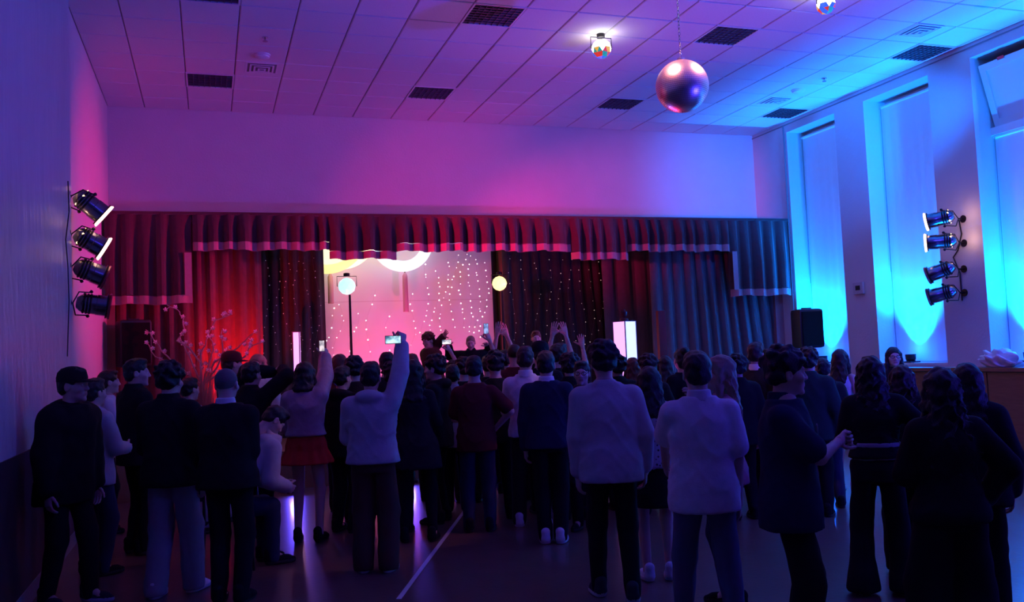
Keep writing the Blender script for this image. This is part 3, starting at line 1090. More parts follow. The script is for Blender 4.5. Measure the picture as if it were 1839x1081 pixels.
q = atD(430, 690, 12.35)
floor_unit((q[0], 12.45, STZ), 'red floodlight on the stage under the blossom branches', (1, .05, .05))
light('SPOT', 'red_stage_light', (q[0], 12.45, STZ+.18), RED, 330, (q[0]+.0, 13.35, 1.62), .05, 58, .9)
for px, lb in ((650, 'pink floodlight on the stage under the left half of the screen'), (820, 'lilac floodlight on the stage under the right half of the screen')):
    q = onY(px, 640, 13.9)
    floor_unit((q[0], 13.9, STZ), lb, (1, .2, .4))
    light('SPOT', 'pink_stage_light', (q[0], 13.9, STZ+.18), (1., .10, .28), 150, (q[0], SY, 2.1), .06, 90, .9)
# small floodlights at the foot of the stage shining into the crowd
for px, col, pw, lb in ((523, (.1, .06, 1.), 40, 'blue floodlight on the floor at the stage foot behind the seated person'), (728, (.1, .06, 1.), 40, 'blue floodlight on the floor at the stage foot behind the black tunic')):
    q = onY(px, 640, 11.95)
    floor_unit((q[0], 11.95, 0), lb, (.15, .2, 1))
    light('SPOT', 'blue_floor_light', (q[0], 11.9, .2), col, pw, (q[0]-.2, 8.5, .1), .06, 95, 1.)
for px, col, pw, lb in ((880, (.2, .12, 1.), 170, 'violet floodlight on the stage edge before the raised arms'), (1040, (1., .03, .25), 330, 'magenta floodlight on the stage edge before the waving person')):
    q = onY(px, 640, 12.6)
    floor_unit((q[0], 12.6, STZ), lb, col)
    light('SPOT', 'crowd_light', (q[0], 12.55, STZ+.2), col, pw, (q[0]-.3, 10.9, 2.0), .06, 80, 1.)
#@@PART3
# ------------------------------------------------------------------ people: signed-distance modelling, one continuous surface per mesh


class Sdf:
    def __init__(self, lo, hi, h):
        self.h = h
        self.lo = np.array(lo, float)-2*h
        n = np.ceil((np.array(hi, float)+2*h-self.lo)/h).astype(int)+1
        self.n = n
        self.F = np.full(tuple(n), .25, np.float32)
        self.ax = [(self.lo[i]+h*np.arange(n[i])).astype(np.float32) for i in range(3)]

    def blk(self, lo, hi):
        sl = []
        for i in range(3):
            a = int(max(0, math.floor((lo[i]-self.lo[i])/self.h)))
            b = int(min(self.n[i], math.ceil((hi[i]-self.lo[i])/self.h)+1))
            if b <= a:
                return None, None
            sl.append(slice(a, b))
        X = self.ax[0][sl[0]][:, None, None]
        Y = self.ax[1][sl[1]][None, :, None]
        Z = self.ax[2][sl[2]][None, None, :]
        return tuple(sl), (X, Y, Z)

    def mix(self, sl, d, k):
        f = self.F[sl]
        if k <= 0:
            self.F[sl] = np.minimum(f, d)
        else:
            hh = np.clip(.5+.5*(f-d)/k, 0, 1)
            self.F[sl] = f*(1-hh)+d*hh-k*hh*(1-hh)

    def sub(self, sl, d, k):
        f = self.F[sl]
        hh = np.clip(.5-.5*(f+d)/k, 0, 1)
        self.F[sl] = f*(1-hh)-d*hh+k*hh*(1-hh)

    def cap(self, a, b, ra, rb, k=.02, cut=False, flat=None):
        a, b = np.array(a, float), np.array(b, float)
        m = max(ra, rb)+k+2*self.h
        sl, g = self.blk(np.minimum(a, b)-m, np.maximum(a, b)+m)
        if sl is None:
            return self
        X, Y, Z = g
        d = b-a
        L = max(float(d@d), 1e-9)
        t = np.clip(((X-a[0])*d[0]+(Y-a[1])*d[1]+(Z-a[2])*d[2])/L, 0, 1)
        q = np.sqrt((X-a[0]-t*d[0])**2+(Y-a[1]-t*d[1])**2+(Z-a[2]-t*d[2])**2)
        dd = q-(ra+(rb-ra)*t)
        (self.sub if cut else self.mix)(sl, dd, k)
        return self

    def ell(self, c, r, k=.02, cut=False, rot=None):
        c, r = np.array(c, float), np.array(r, float)
        m = r.max()+k+2*self.h
        sl, (X, Y, Z) = self.blk(c-m, c+m)
        if sl is None:
            return self
        x, y, z = X-c[0], Y-c[1], Z-c[2]
        if rot is not None:
            Rm = np.array(rot.to_3x3() if hasattr(rot, 'to_3x3') else rot)
            x, y, z = (Rm[0, 0]*x+Rm[1, 0]*y+Rm[2, 0]*z, Rm[0, 1]*x+Rm[1, 1]*y+Rm[2, 1]*z, Rm[0, 2]*x+Rm[1, 2]*y+Rm[2, 2]*z)
        q = np.sqrt((x/r[0])**2+(y/r[1])**2+(z/r[2])**2)
        q2 = np.sqrt((x/r[0]**2)**2+(y/r[1]**2)**2+(z/r[2]**2)**2)+1e-6
        d = q*(q-1)/q2
        (self.sub if cut else self.mix)(sl, d, k)
        return self

    def loft(self, secs, k=.02, p=2.3, wr=0., ph=0., pleat=0, cut=False):
        secs = sorted(secs)
        zs = [s[0] for s in secs]
        lo = np.array([min(s[1]-s[3] for s in secs), min(s[2]-s[4] for s in secs), zs[0]])-k-.02-wr*2
        hi = np.array([max(s[1]+s[3] for s in secs), max(s[2]+s[4] for s in secs), zs[-1]])+k+.02+wr*2
        sl, (X, Y, Z) = self.blk(lo, hi)
        if sl is None:
            return self
        zz = Z[0, 0]
        fine = np.linspace(zs[0], zs[-1], 60)

        def itp(i):
            v = np.interp(fine, zs, [s[i] for s in secs])
            v = np.convolve(np.pad(v, 4, mode='edge'), np.ones(9)/9, 'valid')
            return np.interp(zz, fine, v)[None, None, :]
        cx, cy, wx, wy = itp(1), itp(2), itp(3), itp(4)
        x, y = (X-cx), (Y-cy)
        q = ((np.abs(x)/wx)**p+(np.abs(y)/wy)**p)**(1/p)
        d = (q-1)*np.minimum(wx, wy)
        if wr:
            an = np.arctan2(y/wy, x/wx)
            fo = 1-np.abs(np.sin(Z*17+an*2.2+1.2*np.sin(an*3+ph)+ph))
            fo2 = 1-np.abs(np.sin(Z*24-an*3.1+ph*2.3))
            d = d-wr*(1.5*fo**3+1.1*fo2**3-.7)*np.clip(.35+np.abs(np.sin(an*1.1+ph)), 0, 1)
        if pleat:
            an = np.arctan2(y/wy, x/wx)
            d = d+pleat*np.sin(an*13+ph)*np.clip((zs[-1]-Z)/(zs[-1]-zs[0]), 0, 1)
        d = np.maximum(d, np.maximum(zs[0]-Z, Z-zs[-1]))
        (self.sub if cut else self.mix)(sl, d, k)
        return self

    def noise(self, amp, sc, ph=0.):
        X = self.ax[0][:, None, None]
        Y = self.ax[1][None, :, None]
        Z = self.ax[2][None, None, :]
        s = sc
        self.F += (amp*(np.sin(X*s+1.7*np.sin(Z*s*.7+ph)+ph)*np.sin(Y*s*.9+1.3*np.sin(X*s*.8)+2*ph)+.6*np.sin(Z*s*1.1+1.5*np.sin(Y*s+ph)))).astype(np.float32)
        return self

    def mesh(self):
        F = self.F
        F[0] = F[-1] = .1
        F[:, 0] = F[:, -1] = .1
        F[:, :, 0] = F[:, :, -1] = .1
        I = F < 0
        nx, ny, nz = F.shape
        c = np.zeros((nx-1, ny-1, nz-1), np.uint8)
        for dx in (0, 1):
            for dy in (0, 1):
                for dz in (0, 1):
                    c += I[dx:nx-1+dx, dy:ny-1+dy, dz:nz-1+dz]
        mx = (c > 0) & (c < 8)
        cells = np.argwhere(mx)
        idx = np.full(mx.shape, -1, np.int32)
        idx[mx] = np.arange(len(cells))
        P = np.zeros((len(cells), 3))
        cnt = np.zeros(len(cells))
        cor = [(i, j, l) for i in (0, 1) for j in (0, 1) for l in (0, 1)]
        vals = {q: F[cells[:, 0]+q[0], cells[:, 1]+q[1], cells[:, 2]+q[2]] for q in cor}
        for a in cor:
            for ax in range(3):
                if a[ax]:
                    continue
                b = list(a)
                b[ax] = 1
                fa, fb = vals[a], vals[tuple(b)]
                m = (fa < 0) != (fb < 0)
                t = fa[m]/(fa[m]-fb[m])
                q = np.tile(np.array(a, float), (m.sum(), 1))
                q[:, ax] = t
                P[m] += q
                cnt[m] += 1
        V = self.lo+(cells+P/cnt[:, None])*self.h
        faces = []
        for ax in range(3):
            o1, o2 = (ax+1) % 3, (ax+2) % 3
            A = np.moveaxis(I, ax, 0)
            e = np.moveaxis(A[:-1] != A[1:], 0, ax)
            E = np.argwhere(e)
            ok = (E[:, o1] > 0) & (E[:, o2] > 0) & (E[:, o1] < F.shape[o1]-1) & (E[:, o2] < F.shape[o2]-1)
            E = E[ok]
            ins = I[E[:, 0], E[:, 1], E[:, 2]]
            q = []
            for (u, v) in ((0, 0), (1, 0), (1, 1), (0, 1)):
                C = E.copy()
                C[:, o1] -= u
                C[:, o2] -= v
                q.append(idx[C[:, 0], C[:, 1], C[:, 2]])
            q = np.stack(q, 1)
            q[~ins] = q[~ins][:, ::-1]
            faces.append(q)
        return V, np.concatenate(faces)


def fast_mesh(name, V, Fq, mats, mi=None, smooth=True):
    me = bpy.data.meshes.new(name)
    me.vertices.add(len(V))
    me.vertices.foreach_set('co', np.asarray(V, np.float32).ravel())
    me.loops.add(4*len(Fq))
    me.loops.foreach_set('vertex_index', np.asarray(Fq, np.int32).ravel())
    me.polygons.add(len(Fq))
    me.polygons.foreach_set('loop_start', np.arange(0, 4*len(Fq), 4, dtype=np.int32))
    for m in mats:
        me.materials.append(m)
    if mi is not None:
        me.polygons.foreach_set('material_index', np.asarray(mi, np.int32))
    me.update(calc_edges=True)
    me.validate()
    if smooth:
        me.polygons.foreach_set('use_smooth', np.ones(len(me.polygons), bool))
    return me


# ---- head template: origin mid head, facing +Y, 0.235 m high


def head_sdf(h):
    s = Sdf((-.1, -.13, -.22), (.1, .14, .13), h)
    s.ell((0, -.018, .028), (.077, .095, .086), .01)
    s.ell((0, .022, -.03), (.064, .072, .085), .03)
    s.ell((0, .042, -.083), (.044, .044, .034), .03)
    s.cap((-.035, .081, .021), (.035, .081, .021), .011, .011, .02)
    for q in (-1, 1):
        s.ell((q*.033, .1, .0), (.02, .02, .014), .012, True)
        s.ell((q*.048, .058, -.03), (.022, .024, .02), .025)
    s.cap((0, .09, .01), (0, .108, -.03), .008, .012, .012)
    for q in (-1, 1):
        s.ell((q*.012, .1, -.034), (.009, .01, .008), .008)
    s.cap((-.02, .086, -.06), (.02, .086, -.06), .006, .006, .008)
    s.cap((-.018, .084, -.072), (.018, .084, -.072), .008, .008, .008)
    s.ell((0, .078, -.108), (.02, .018, .016), .015)
    for q in (-1, 1):
        s.ell((q*.033, .079, .001), (.0125, .0125, .0125), .004)
        s.ell((q*.08, -.012, -.012), (.011, .021, .034), .008)
        s.ell((q*.089, -.006, -.01), (.006, .01, .018), .006, True)
    s.cap((0, -.022, -.07), (0, -.035, -.22), .054, .06, .03)
    return s.mesh()


HEADS = {}


def get_head(h):
    if h not in HEADS:
        V, Fq = head_sdf(h)
        C = V[Fq].mean(1)
        mi = np.zeros(len(Fq), int)
        for q in (-1, 1):
            d = np.linalg.norm(C-np.array([q*.033, .088, .001]), axis=1)
            mi[d < .0095] = 2
            mi[d < .0045] = 3
        mi[(np.abs(C[:, 0]) < .022) & (C[:, 1] > .083) & (np.abs(C[:, 2]+.066) < .012)] = 1
        HEADS[h] = (V, Fq, mi)
    return HEADS[h]


# ---- hand templates: wrist at origin, fingers +Z, palm towards +Y, thumb at +X
HANDS = {}


def get_hand(kind, h):
    if (kind, h) in HANDS:
        return HANDS[(kind, h)]
    curl = {'relaxed': (18, 28, 22), 'grip': (48, 62, 40), 'open': (2, 6, 5), 'fist': (75, 85, 60)}[kind]
    s = Sdf((-.09, -.06, -.05), (.11, .12, .23), h)
    s.cap((0, 0, -.04), (0, 0, .02), .026, .026, .01)
    s.loft([(0, 0, 0, .028, .019), (.03, .002, 0, .036, .017), (.07, 0, 0, .042, .015), (.1, 0, 0, .04, .012)], .012)
    for i, (x, L) in enumerate(((.031, .074), (.0105, .084), (-.0105, .078), (-.031, .06))):
        p = np.array([x, 0, .09])
        sp = {'open': .16, 'relaxed': .05, 'grip': .03, 'fist': 0}[kind]*(1.5-i)/1.5
        ang = 0.
        for j, f in enumerate((.45, .31, .24)):
            ang += R(curl[j])*(1+.08*i)
            d = np.array([math.sin(sp)*math.cos(ang), math.sin(ang), math.cos(ang)*math.cos(sp)])
            q = p+d*L*f*1.05
            r0 = .0092-.0008*j-(.0008 if i == 3 else 0)
            s.cap(p, q, r0, r0-.0007, .003)
            p = q
    tc = {'open': .6, 'relaxed': .25, 'grip': .15, 'fist': -.1}[kind]
    ty = {'open': .1, 'relaxed': .45, 'grip': .8, 'fist': .9}[kind]
    p = np.array([.026, .004, .022])
    for j, (L, r) in enumerate(((.045, .0125), (.032, .0105), (.027, .0095))):
        d = np.array([.55+tc*.5-.25*j*(1 if kind != 'open' else .2), ty*.5, .75])
        d /= np.linalg.norm(d)
        q = p+d*L
        s.cap(p, q, r, r-.0012, .006)
        p = q
    HANDS[(kind, h)] = s.mesh()
    return HANDS[(kind, h)]


# ---- hair templates in head space
HAIRM = {}


def hair_mesh(kind, seed):
    h = .008
    s = Sdf((-.19, -.22, -.6), (.17, .17, .19), h)
    if kind == 'buzz':
        s.ell((0, -.02, .031), (.081, .099, .088), .005)
    elif kind in ('short', 'crop'):
        s.ell((0, -.02, .04), (.086, .104, .092), .005)
        s.ell((0, .03, .105), (.062, .06, .03), .03)
        s.ell((0, -.055, -.02), (.078, .062, .06), .02)
    elif kind in ('curly', 'mop'):
        s.ell((0, -.018, .055), (.1, .115, .092), .005)
        s.ell((0, -.06, -.01), (.086, .065, .06), .03)
        rr = random.Random(seed)
        for k in range(46):
            a, b = rr.uniform(0, 6.28), rr.uniform(-.2, 1.4)
            s.ell((.098*math.cos(a)*math.cos(b), -.02+.112*math.sin(a)*math.cos(b), .055+.092*math.sin(b)), (.022, .022, .02), .008)
    elif kind in ('long', 'longcurly', 'bob', 'bun', 'longfair'):
        s.ell((0, -.02, .038), (.089, .107, .092), .005)
        s.ell((0, -.06, -.03), (.086, .062, .08), .02)
        zb = {'long': -.40, 'longcurly': -.52, 'bob': -.17, 'bun': -.05, 'longfair': -.46}[kind]
        if kind == 'bun':
            s.ell((0, -.1, .1), (.05, .05, .045), .01)
        else:
            wv = .012 if kind == 'longcurly' else .006
            lw = 1.25 if kind == 'longcurly' else 1.
            s.loft([(zb, 0, -.1, .09*lw if kind != 'bob' else .08, .03), ((zb-.1)/2, 0, -.1, .112*lw, .05), (-.1, 0, -.065, .1, .06), (-.02, 0, -.05, .094, .07), (.05, 0, -.03, .085, .07)], .02, 2.2, wv, seed)
            for q in (-1, 1):
                s.cap((q*.082, .0, .03), (q*.088, .01, -.09), .022, .026, .02)
                s.cap((q*.088, .01, -.09), (q*.1, .015, max(zb, -.3)), .026, .018, .02)
    # keep the face free
    s.ell((0, .10, -.045), (.066, .085, .1), .012, True)
    s.cap((0, .09, .0), (0, .15, .03), .05, .06, .012, True)
    if kind in ('buzz', 'short', 'crop', 'curly', 'mop'):
        for q in (-1, 1):
            s.ell((q*.1, .0, -.02), (.03, .035, .04), .01, True)
        s.cap((0, 0, -.16), (0, -.1, -.17), .08, .09, .01, True)
    if kind != 'buzz':
        s.noise(.0035 if kind in ('short', 'crop', 'bob', 'bun', 'long', 'longfair') else .006, 90 if kind in ('short', 'crop') else 70, seed)
    return s.mesh()


def get_hair(kind, colname, m, seed):
    key = (kind, colname, seed % 3)
    if key not in HAIRM:
        V, Fq = hair_mesh(kind, seed % 3+1)
        HAIRM[key] = fast_mesh('hair', V, Fq, [m])
    return HAIRM[key]


SHOEM = {}


def get_shoe(style, m, sole):
    key = (style, m.name)
    if key not in SHOEM:
        s = Sdf((-.07, -.1, -.01), (.07, .22, .16), .008)
        s.cap((0, -.04, .045), (0, .12, .035), .042, .036, .02)
        s.cap((0, .1, .03), (.004, .165, .024), .036, .028, .02)
        s.cap((0, -.04, .05), (0, -.045, .11), .04, .042, .02)
        if style == 'sneaker':
            s.loft([(0, 0, .055, .05, .13), (.03, 0, .055, .05, .128)], .006, 2.6)
        else:
            s.loft([(0, 0, .055, .043, .13), (.018, 0, .055, .043, .128)], .004, 2.3)
        s.F = np.maximum(s.F, -s.ax[2][None, None, :])
        V, Fq = s.mesh()
        C = V[Fq].mean(1)
        SHOEM[key] = fast_mesh('shoe', V, Fq, [m, sole], (C[:, 2] < (.03 if style == 'sneaker' else .016)).astype(int))
    return SHOEM[key]


def ik(a, t, l1, l2, hint):
    a, t, hint = np.array(a, float), np.array(t, float), np.array(hint, float)
    d = t-a
    L = np.linalg.norm(d)
    Lm = (l1+l2)*.995
    if L > Lm:
        t = a+d/L*Lm
        d = t-a
        L = Lm
    u = d/max(L, 1e-6)
    x = (l1*l1-l2*l2+L*L)/(2*L)
    hh = math.sqrt(max(l1*l1-x*x, 0))
    n = hint-u*(hint@u)
    n /= max(np.linalg.norm(n), 1e-6)
    return a+u*x+n*hh, t


SKIN = [mat('skin_%d' % i, c, .55, noise=.06, nscale=20) for i, c in enumerate(((.62, .40, .31), (.52, .32, .24), (.68, .46, .37)))]
LIP = mat('lips', (.45, .18, .16), .5)
EYEW = mat('eye_white', (.7, .68, .66), .3)
EYED = mat('eye_iris', (.03, .02, .015), .2)
SOLE_W = mat('white_sole', (.6, .6, .6), .6)
SOLE_D = mat('dark_sole', (.02, .02, .02), .6)
HAIRC = {'black': mat('black_hair', (.008, .006, .006), .45, bump=.4, bscale=90, stretch=(3, 3, .5)), 'brown': mat('brown_hair', (.035, .016, .01), .45, bump=.4, bscale=90, stretch=(3, 3, .5)),
         'fair': mat('fair_hair', (.32, .22, .14), .45, bump=.4, bscale=90, stretch=(3, 3, .5)), 'grey': mat('grey_stubble', (.12, .11, .11), .6, bump=.3, bscale=200), 'auburn': mat('auburn_hair', (.16, .035, .015), .45, bump=.4, bscale=90, stretch=(3, 3, .5))}


def cl(name, col, rough=.85, **k):
    return mat('cloth_'+name, col, rough, noise=.12, nscale=30, bump=.12, bscale=120, spec=.2, **k)


C_BLACK = cl('black', (.012, .012, .014))
C_BLACK2 = cl('soft_black', (.02, .018, .02))
C_NAVY = cl('navy', (.02, .025, .06))
C_CHAR = cl('charcoal', (.045, .045, .055))
C_GREY = cl('grey_marl', (.34, .32, .33))
C_LGREY = cl('light_grey', (.46, .45, .46))
C_WHITE = cl('white', (.74, .73, .72))
C_CREAM = cl('cream', (.66, .62, .56))
C_MAROON = cl('maroon', (.12, .015, .02))
C_RED = cl('red', (.5, .02, .02))
C_BROWN = cl('brown', (.10, .05, .035))
C_JEAN = cl('dark_denim', (.03, .04, .08))
C_LJEAN = cl('light_denim', (.30, .28, .30))
C_BJEAN = cl('grey_denim', (.12, .14, .20))
C_SATIN = mat('mauve_satin', (.34, .20, .24), .32, noise=.15, nscale=10, bump=.3, bscale=25, sheen=.3)
C_GREEN = cl('dark_green', (.02, .05, .04))
C_PINK = cl('dusty_pink', (.5, .25, .28))
C_DOT = bpy.data.materials.new('dotted_cloth')
C_DOT.use_nodes = True
_nt = C_DOT.node_tree
_b = _nt.nodes['Principled BSDF']
_b.inputs['Roughness'].default_value = .85
_v = _nt.nodes.new('ShaderNodeTexVoronoi')
_v.inputs['Scale'].default_value = 38
_tc = _nt.nodes.new('ShaderNodeTexCoord')
_nt.links.new(_tc.outputs['Object'], _v.inputs['Vector'])
_r = _nt.nodes.new('ShaderNodeValToRGB')
_r.color_ramp.interpolation = 'CONSTANT'
_r.color_ramp.elements[0].color = (.03, .03, .04, 1)
_r.color_ramp.elements[1].color = (.4, .38, .42, 1)
_r.color_ramp.elements[1].position = .3
_nt.links.new(_v.outputs['Distance'], _r.inputs['Fac'])
_nt.links.new(_r.outputs['Color'], _b.inputs['Base Color'])

NPEOPLE = 0


def person(label, px, pyt, D, face, top=('tee', C_BLACK), bottom=('jeans', C_BLACK), hair=('short', 'black'), female=False, shoes=('sneaker', None), arms=(None, None), hands=('relaxed', 'relaxed'), step=(0, 0), stance=.1, lean=(0, 0), headturn=0, headtilt=0, build=1., detail=1, sit=None, base=0., tophem=None, legs_w=1., skin=0, group='people at the dance', elbow=(None, None), extra=None, hide=0, width=1.):
    """px, pyt: pixel of the top of the hair; D: distance along the view axis from where the person stands"""
    global NPEOPLE
    NPEOPLE += 1
    seed = NPEOPLE
    tp = atD(px, pyt, D)
    hairth = {'buzz': .004, 'short': .022, 'crop': .02, 'curly': .035, 'mop': .035}.get(hair[0], .014)
    H = tp[2]-base-hairth
    if sit is not None:
        H = 1.66
    s = H/1.75
    rz = R(face)
    cs, sn = math.cos(rz), math.sin(rz)
    headoff = np.array([lean[0], lean[1]])*1.12
    gx, gy = tp[0]-(cs*headoff[0]-sn*headoff[1]), tp[1]-(sn*headoff[0]+cs*headoff[1])

    def loc(P):
        d = np.array([P[0]-gx, P[1]-gy])
        return np.array([cs*d[0]+sn*d[1], -sn*d[0]+cs*d[1], P[2]-base])
    hipz = .93*s if sit is None else sit+.07
    dz = hipz-.93*s
    sw = (.142 if female else .165)*s*(.4+.6*build)*width
    lx, ly = lean

    def tz(z):
        return z*s+dz

    def ofs(z):
        f = (tz(z)-hipz)/(.5*s)
        return lx*f, ly*f
    sh = {}
    for q in (-1, 1):
        ox, oy = ofs(1.43)
        sh[q] = np.array([q*sw+ox, oy-.012, tz(1.405)])
    hip = {q: np.array([q*.086*s, 0, hipz]) for q in (-1, 1)}
    ua, fa = .29*s, .255*s
    arm = {}
    for i, q in enumerate((-1, 1)):
        A = arms[i]
        if A is None:
            tg = sh[q]+np.array([q*.075, .05, -.525*s])
        elif A == 'front':
            tg = np.array([q*.08+lx, .26+ly, tz(1.1)])
        elif A == 'clasp':
            tg = np.array([q*.04+lx, .2+ly, tz(.98)])
        elif A == 'pocket':
            tg = np.array([q*.215, .06, tz(.86)])
        elif A == 'cross':
            tg = np.array([-q*.12+lx, .2+ly, tz(1.18)])
        elif A == 'hip':
            tg = np.array([q*.19, .04, tz(1.02)])
        elif A == 'up':
            tg = sh[q]+np.array([q*.03, .14, .50*s])
        elif A == 'chin':
            tg = np.array([q*.06+lx, .2+ly, tz(1.42)])
        elif A[0] == 'px':
            tg = loc(atD(A[1], A[2], D+A[3]))
        else:
            tg = np.array(A, float)
        hint = elbow[i]
        if hint is None:
            hint = (q*.6, -.8, -.35) if A not in ('up',) else (q*1., .1, -.2)
        if A == 'hip':
            hint = (q*1., -.6, 0)
        el, wr = ik(sh[q], tg, ua, fa, hint)
        arm[q] = (sh[q], el, wr)
    leg = {}
    for i, q in enumerate((-1, 1)):
        if sit is None:
            ank = np.array([q*stance, step[i], .085*s])
            kn, ank = ik(hip[q], ank, .445*s, .415*s, (q*.12, 1, 0))
        else:
            ank = np.array([q*.1, .42+step[i], .085*s])
            kn, ank = ik(hip[q], ank, .445*s, .415*s, (0, 1, .6))
        leg[q] = (hip[q], kn, ank)

    if female:
        TS_ = [(.84, .155, .105), (.93, .172, .118), (1.0, .155, .105), (1.1, .122, .09), (1.2, .135, .1), (1.3, .148, .116), (1.36, .142, .1), (1.41, .115, .08), (1.45, .085, .065), (1.5, .05, .05)]
    else:
        TS_ = [(.84, .15, .105), (.93, .163, .115), (1.0, .155, .108), (1.1, .145, .102), (1.2, .158, .108), (1.3, .168, .115), (1.36, .162, .106), (1.41, .135, .09), (1.45, .1, .074), (1.5, .055, .055)]

    def torso(z0, z1, t, flare=0.):
        out = []
        zz = [z for z in np.linspace(z0, z1, 14)]
        for z in zz:
            wx = np.interp(z, [a[0] for a in TS_], [a[1] for a in TS_])*s*build
            wy = np.interp(z, [a[0] for a in TS_], [a[2] for a in TS_])*s*build
            ox, oy = ofs(z)
            e = t+flare*max(0, (1.15-z))
            out.append((tz(z), ox, oy, wx+e, wy+e*.9))
        return out
    hc = np.array([lx*1.14, ly*1.14+.02, tz(1.625)])
    hR = Euler((R(headtilt), 0, R(headturn)), 'XYZ').to_matrix()
    hRn = np.array(hR)
    allp = [a for v in arm.values() for a in v]+[a for v in leg.values() for a in v]+[hc]
    lo = np.min(allp, 0)-np.array([.2, .22, .16])
    hi = np.max(allp, 0)+np.array([.2, .22, .2])
    lo[2] = min(lo[2], 0)
    hv = {2: .013, 1: .016, 0: .021}[detail]
    # ---- body, slimmer than the clothes
    b = Sdf(lo, hi, {2: .016, 1: .02, 0: .024}[detail])
    b.loft(torso(.84, 1.5, -.012), .03)
    ox, oy = ofs(1.5)
    b.cap((ox*.97, oy-.012, tz(1.42)), hc+hRn@np.array([0, -.025, -.09]), .058*s, .053*s, .03)
    for q in (-1, 1):
        a0, a1, a2 = arm[q]
        b.ell(a0, (.042*s, .042*s, .042*s), .03)
        b.cap(a0, a1, .041*s, .037*s, .02).cap(a1, a2, .04*s, .026*s, .015)
        l0, l1, l2 = leg[q]
        b.cap(l0, l1, .074*s, .052*s, .03).cap(l1, l2, .054*s, .036*s, .02)
        b.cap(l2, l2+np.array([0, .1, -.045]), .036*s, .026*s, .02)
    V, Fq = b.mesh()
    mis = [np.zeros(len(Fq), int)]
    Vs, Fs = [V], [Fq]
    n = len(V)
    hV, hF, hM = get_head({2: .006, 1: .008, 0: .0105}[detail])
    hs = s*1.0
    Vs.append(hV*hs@hRn.T+hc)
    Fs.append(hF+n)
    mis.append(hM)
    n += len(hV)
    for i, q in enumerate((-1, 1)):
        if hide & (i+1):
            continue
        V1, F1 = get_hand(hands[i], {2: .0048, 1: .006, 0: .007}[detail])
        a0, a1, a2 = arm[q]
        z = (a2-a1)/np.linalg.norm(a2-a1)
        # palm direction: inwards for hanging arms, forwards for raised ones
        pn = np.array([-q*1., .25, 0]) if z[2] < .2 else np.array([-q*.25, 1., 0])
        if hands[i] == 'grip' and z[2] > .2:
            pn = np.array([-q*.7, .7, 0.])
        y = pn-z*(pn@z)
        y /= np.linalg.norm(y)
        x = np.cross(y, z)
        Vv = V1.copy()*s
        Fv = F1
        # thumb leads forward when hanging; outward/inward when raised
        want = np.array([0, 1., 0]) if z[2] < .2 else np.array([-q*1., 0, 0])
        if x@want < 0:
            Vv[:, 0] *= -1
            Fv = F1[:, ::-1]
        Vs.append(Vv@np.stack([x, y, z])+a2+z*.01)
        Fs.append(Fv+n)
        mis.append(np.zeros(len(Fv), int))
        n += len(Vv)
    me = fast_mesh('person', np.concatenate(Vs), np.concatenate(Fs), [SKIN[skin], LIP, EYEW, EYED], np.concatenate(mis))
    po = bpy.data.objects.new('person', me)
    COL.objects.link(po)
    po.location = (gx, gy, base)
    po.rotation_euler = (0, 0, rz)
    tag(po, label, 'person', group)

    def part(name, sd, m, lab=None):
        V, Fq = sd.mesh()
        if len(Fq) == 0:
            return None
        o = bpy.data.objects.new(name, fast_mesh(name, V, Fq, [m]))
        COL.objects.link(o)
        o.parent = po
        if lab:
            o['label'] = lab
        return o
    # ---- top
    kind, tm = top[0], top[1]
    spec = {'tee': (.014, .80, 'short', .0), 'polo': (.018, .78, 'short', .02), 'shirt': (.016, .78, 'long', .02), 'sweater': (.024, .80, 'long', .0), 'hoodie': (.03, .80, 'long', .0), 'jacket': (.034, .80, 'long', .0), 'puffer': (.05, .80, 'long', .0),
            'suit': (.026, .72, 'long', .05), 'blouse': (.012, .86, 'short', .03), 'tunic': (.014, .62, 'long', .12), 'crop': (.02, 1.0, 'long', .0), 'tank': (.01, .86, 'none', .0)}[kind]
    t, hem, slv, fl = spec
    fl += .07
    if tophem is not None:
        hem = (tophem-dz-base)/s
    g = Sdf(lo, hi, hv)
    ztop = 1.485 if kind not in ('tank',) else 1.42
    g.loft(torso(hem, ztop, t, fl), .02, 2.3, .0045 if kind not in ('puffer',) else .0, seed)
    tr = t+.004
    for q in (-1, 1):
        a0, a1, a2 = arm[q]
        if slv == 'none':
            continue
        g.ell(a0+np.array([-q*.01, 0, -.012]), (.046*s+tr*.7,)*3, .05)
        if slv == 'short':
            e = a0+(a1-a0)*.78
            g.cap(a0+[0, 0, -.015], e, .045*s+tr, .05*s+tr+.006, .025)
        else:
            w2 = a1+(a2-a1)*.93
            g.cap(a0+(a1-a0)*.06, a1, .045*s+tr, .043*s+tr, .025)
            g.cap(a1, w2, .043*s+tr, .033*s+tr*.8, .012)
            if kind in ('sweater', 'hoodie', 'jacket', 'puffer'):
                g.cap(w2-(a2-a1)*.08, w2, .037*s+tr*.8, .031*s+tr*.6, .006)
    ox, oy = ofs(1.49)
    if kind == 'hoodie' or kind == 'puffer':
        g.ell((ox, oy-.085, tz(1.465)), (.12*s, .075*s, .06*s), .03)
        g.ell((ox, oy-.02, tz(1.47)), (.1*s, .1*s, .045*s), .02)
    elif kind in ('jacket',):
        g.loft([(tz(1.44), ox, oy-.01, .1*s, .09*s), (tz(1.53), ox*1.05, oy-.015, .075*s, .075*s)], .02)
    elif kind == 'sweater':
        g.loft([(tz(1.44), ox, oy-.01, .1*s, .085*s), (tz(1.505), ox, oy-.015, .072*s, .07*s)], .02)
    if kind in ('hoodie', 'sweater', 'jacket', 'puffer'):
        g.loft(torso(hem, hem+.06, t-.008, fl), .012)
    g.noise(.0016 if kind not in ('puffer',) else .004, 34, seed)
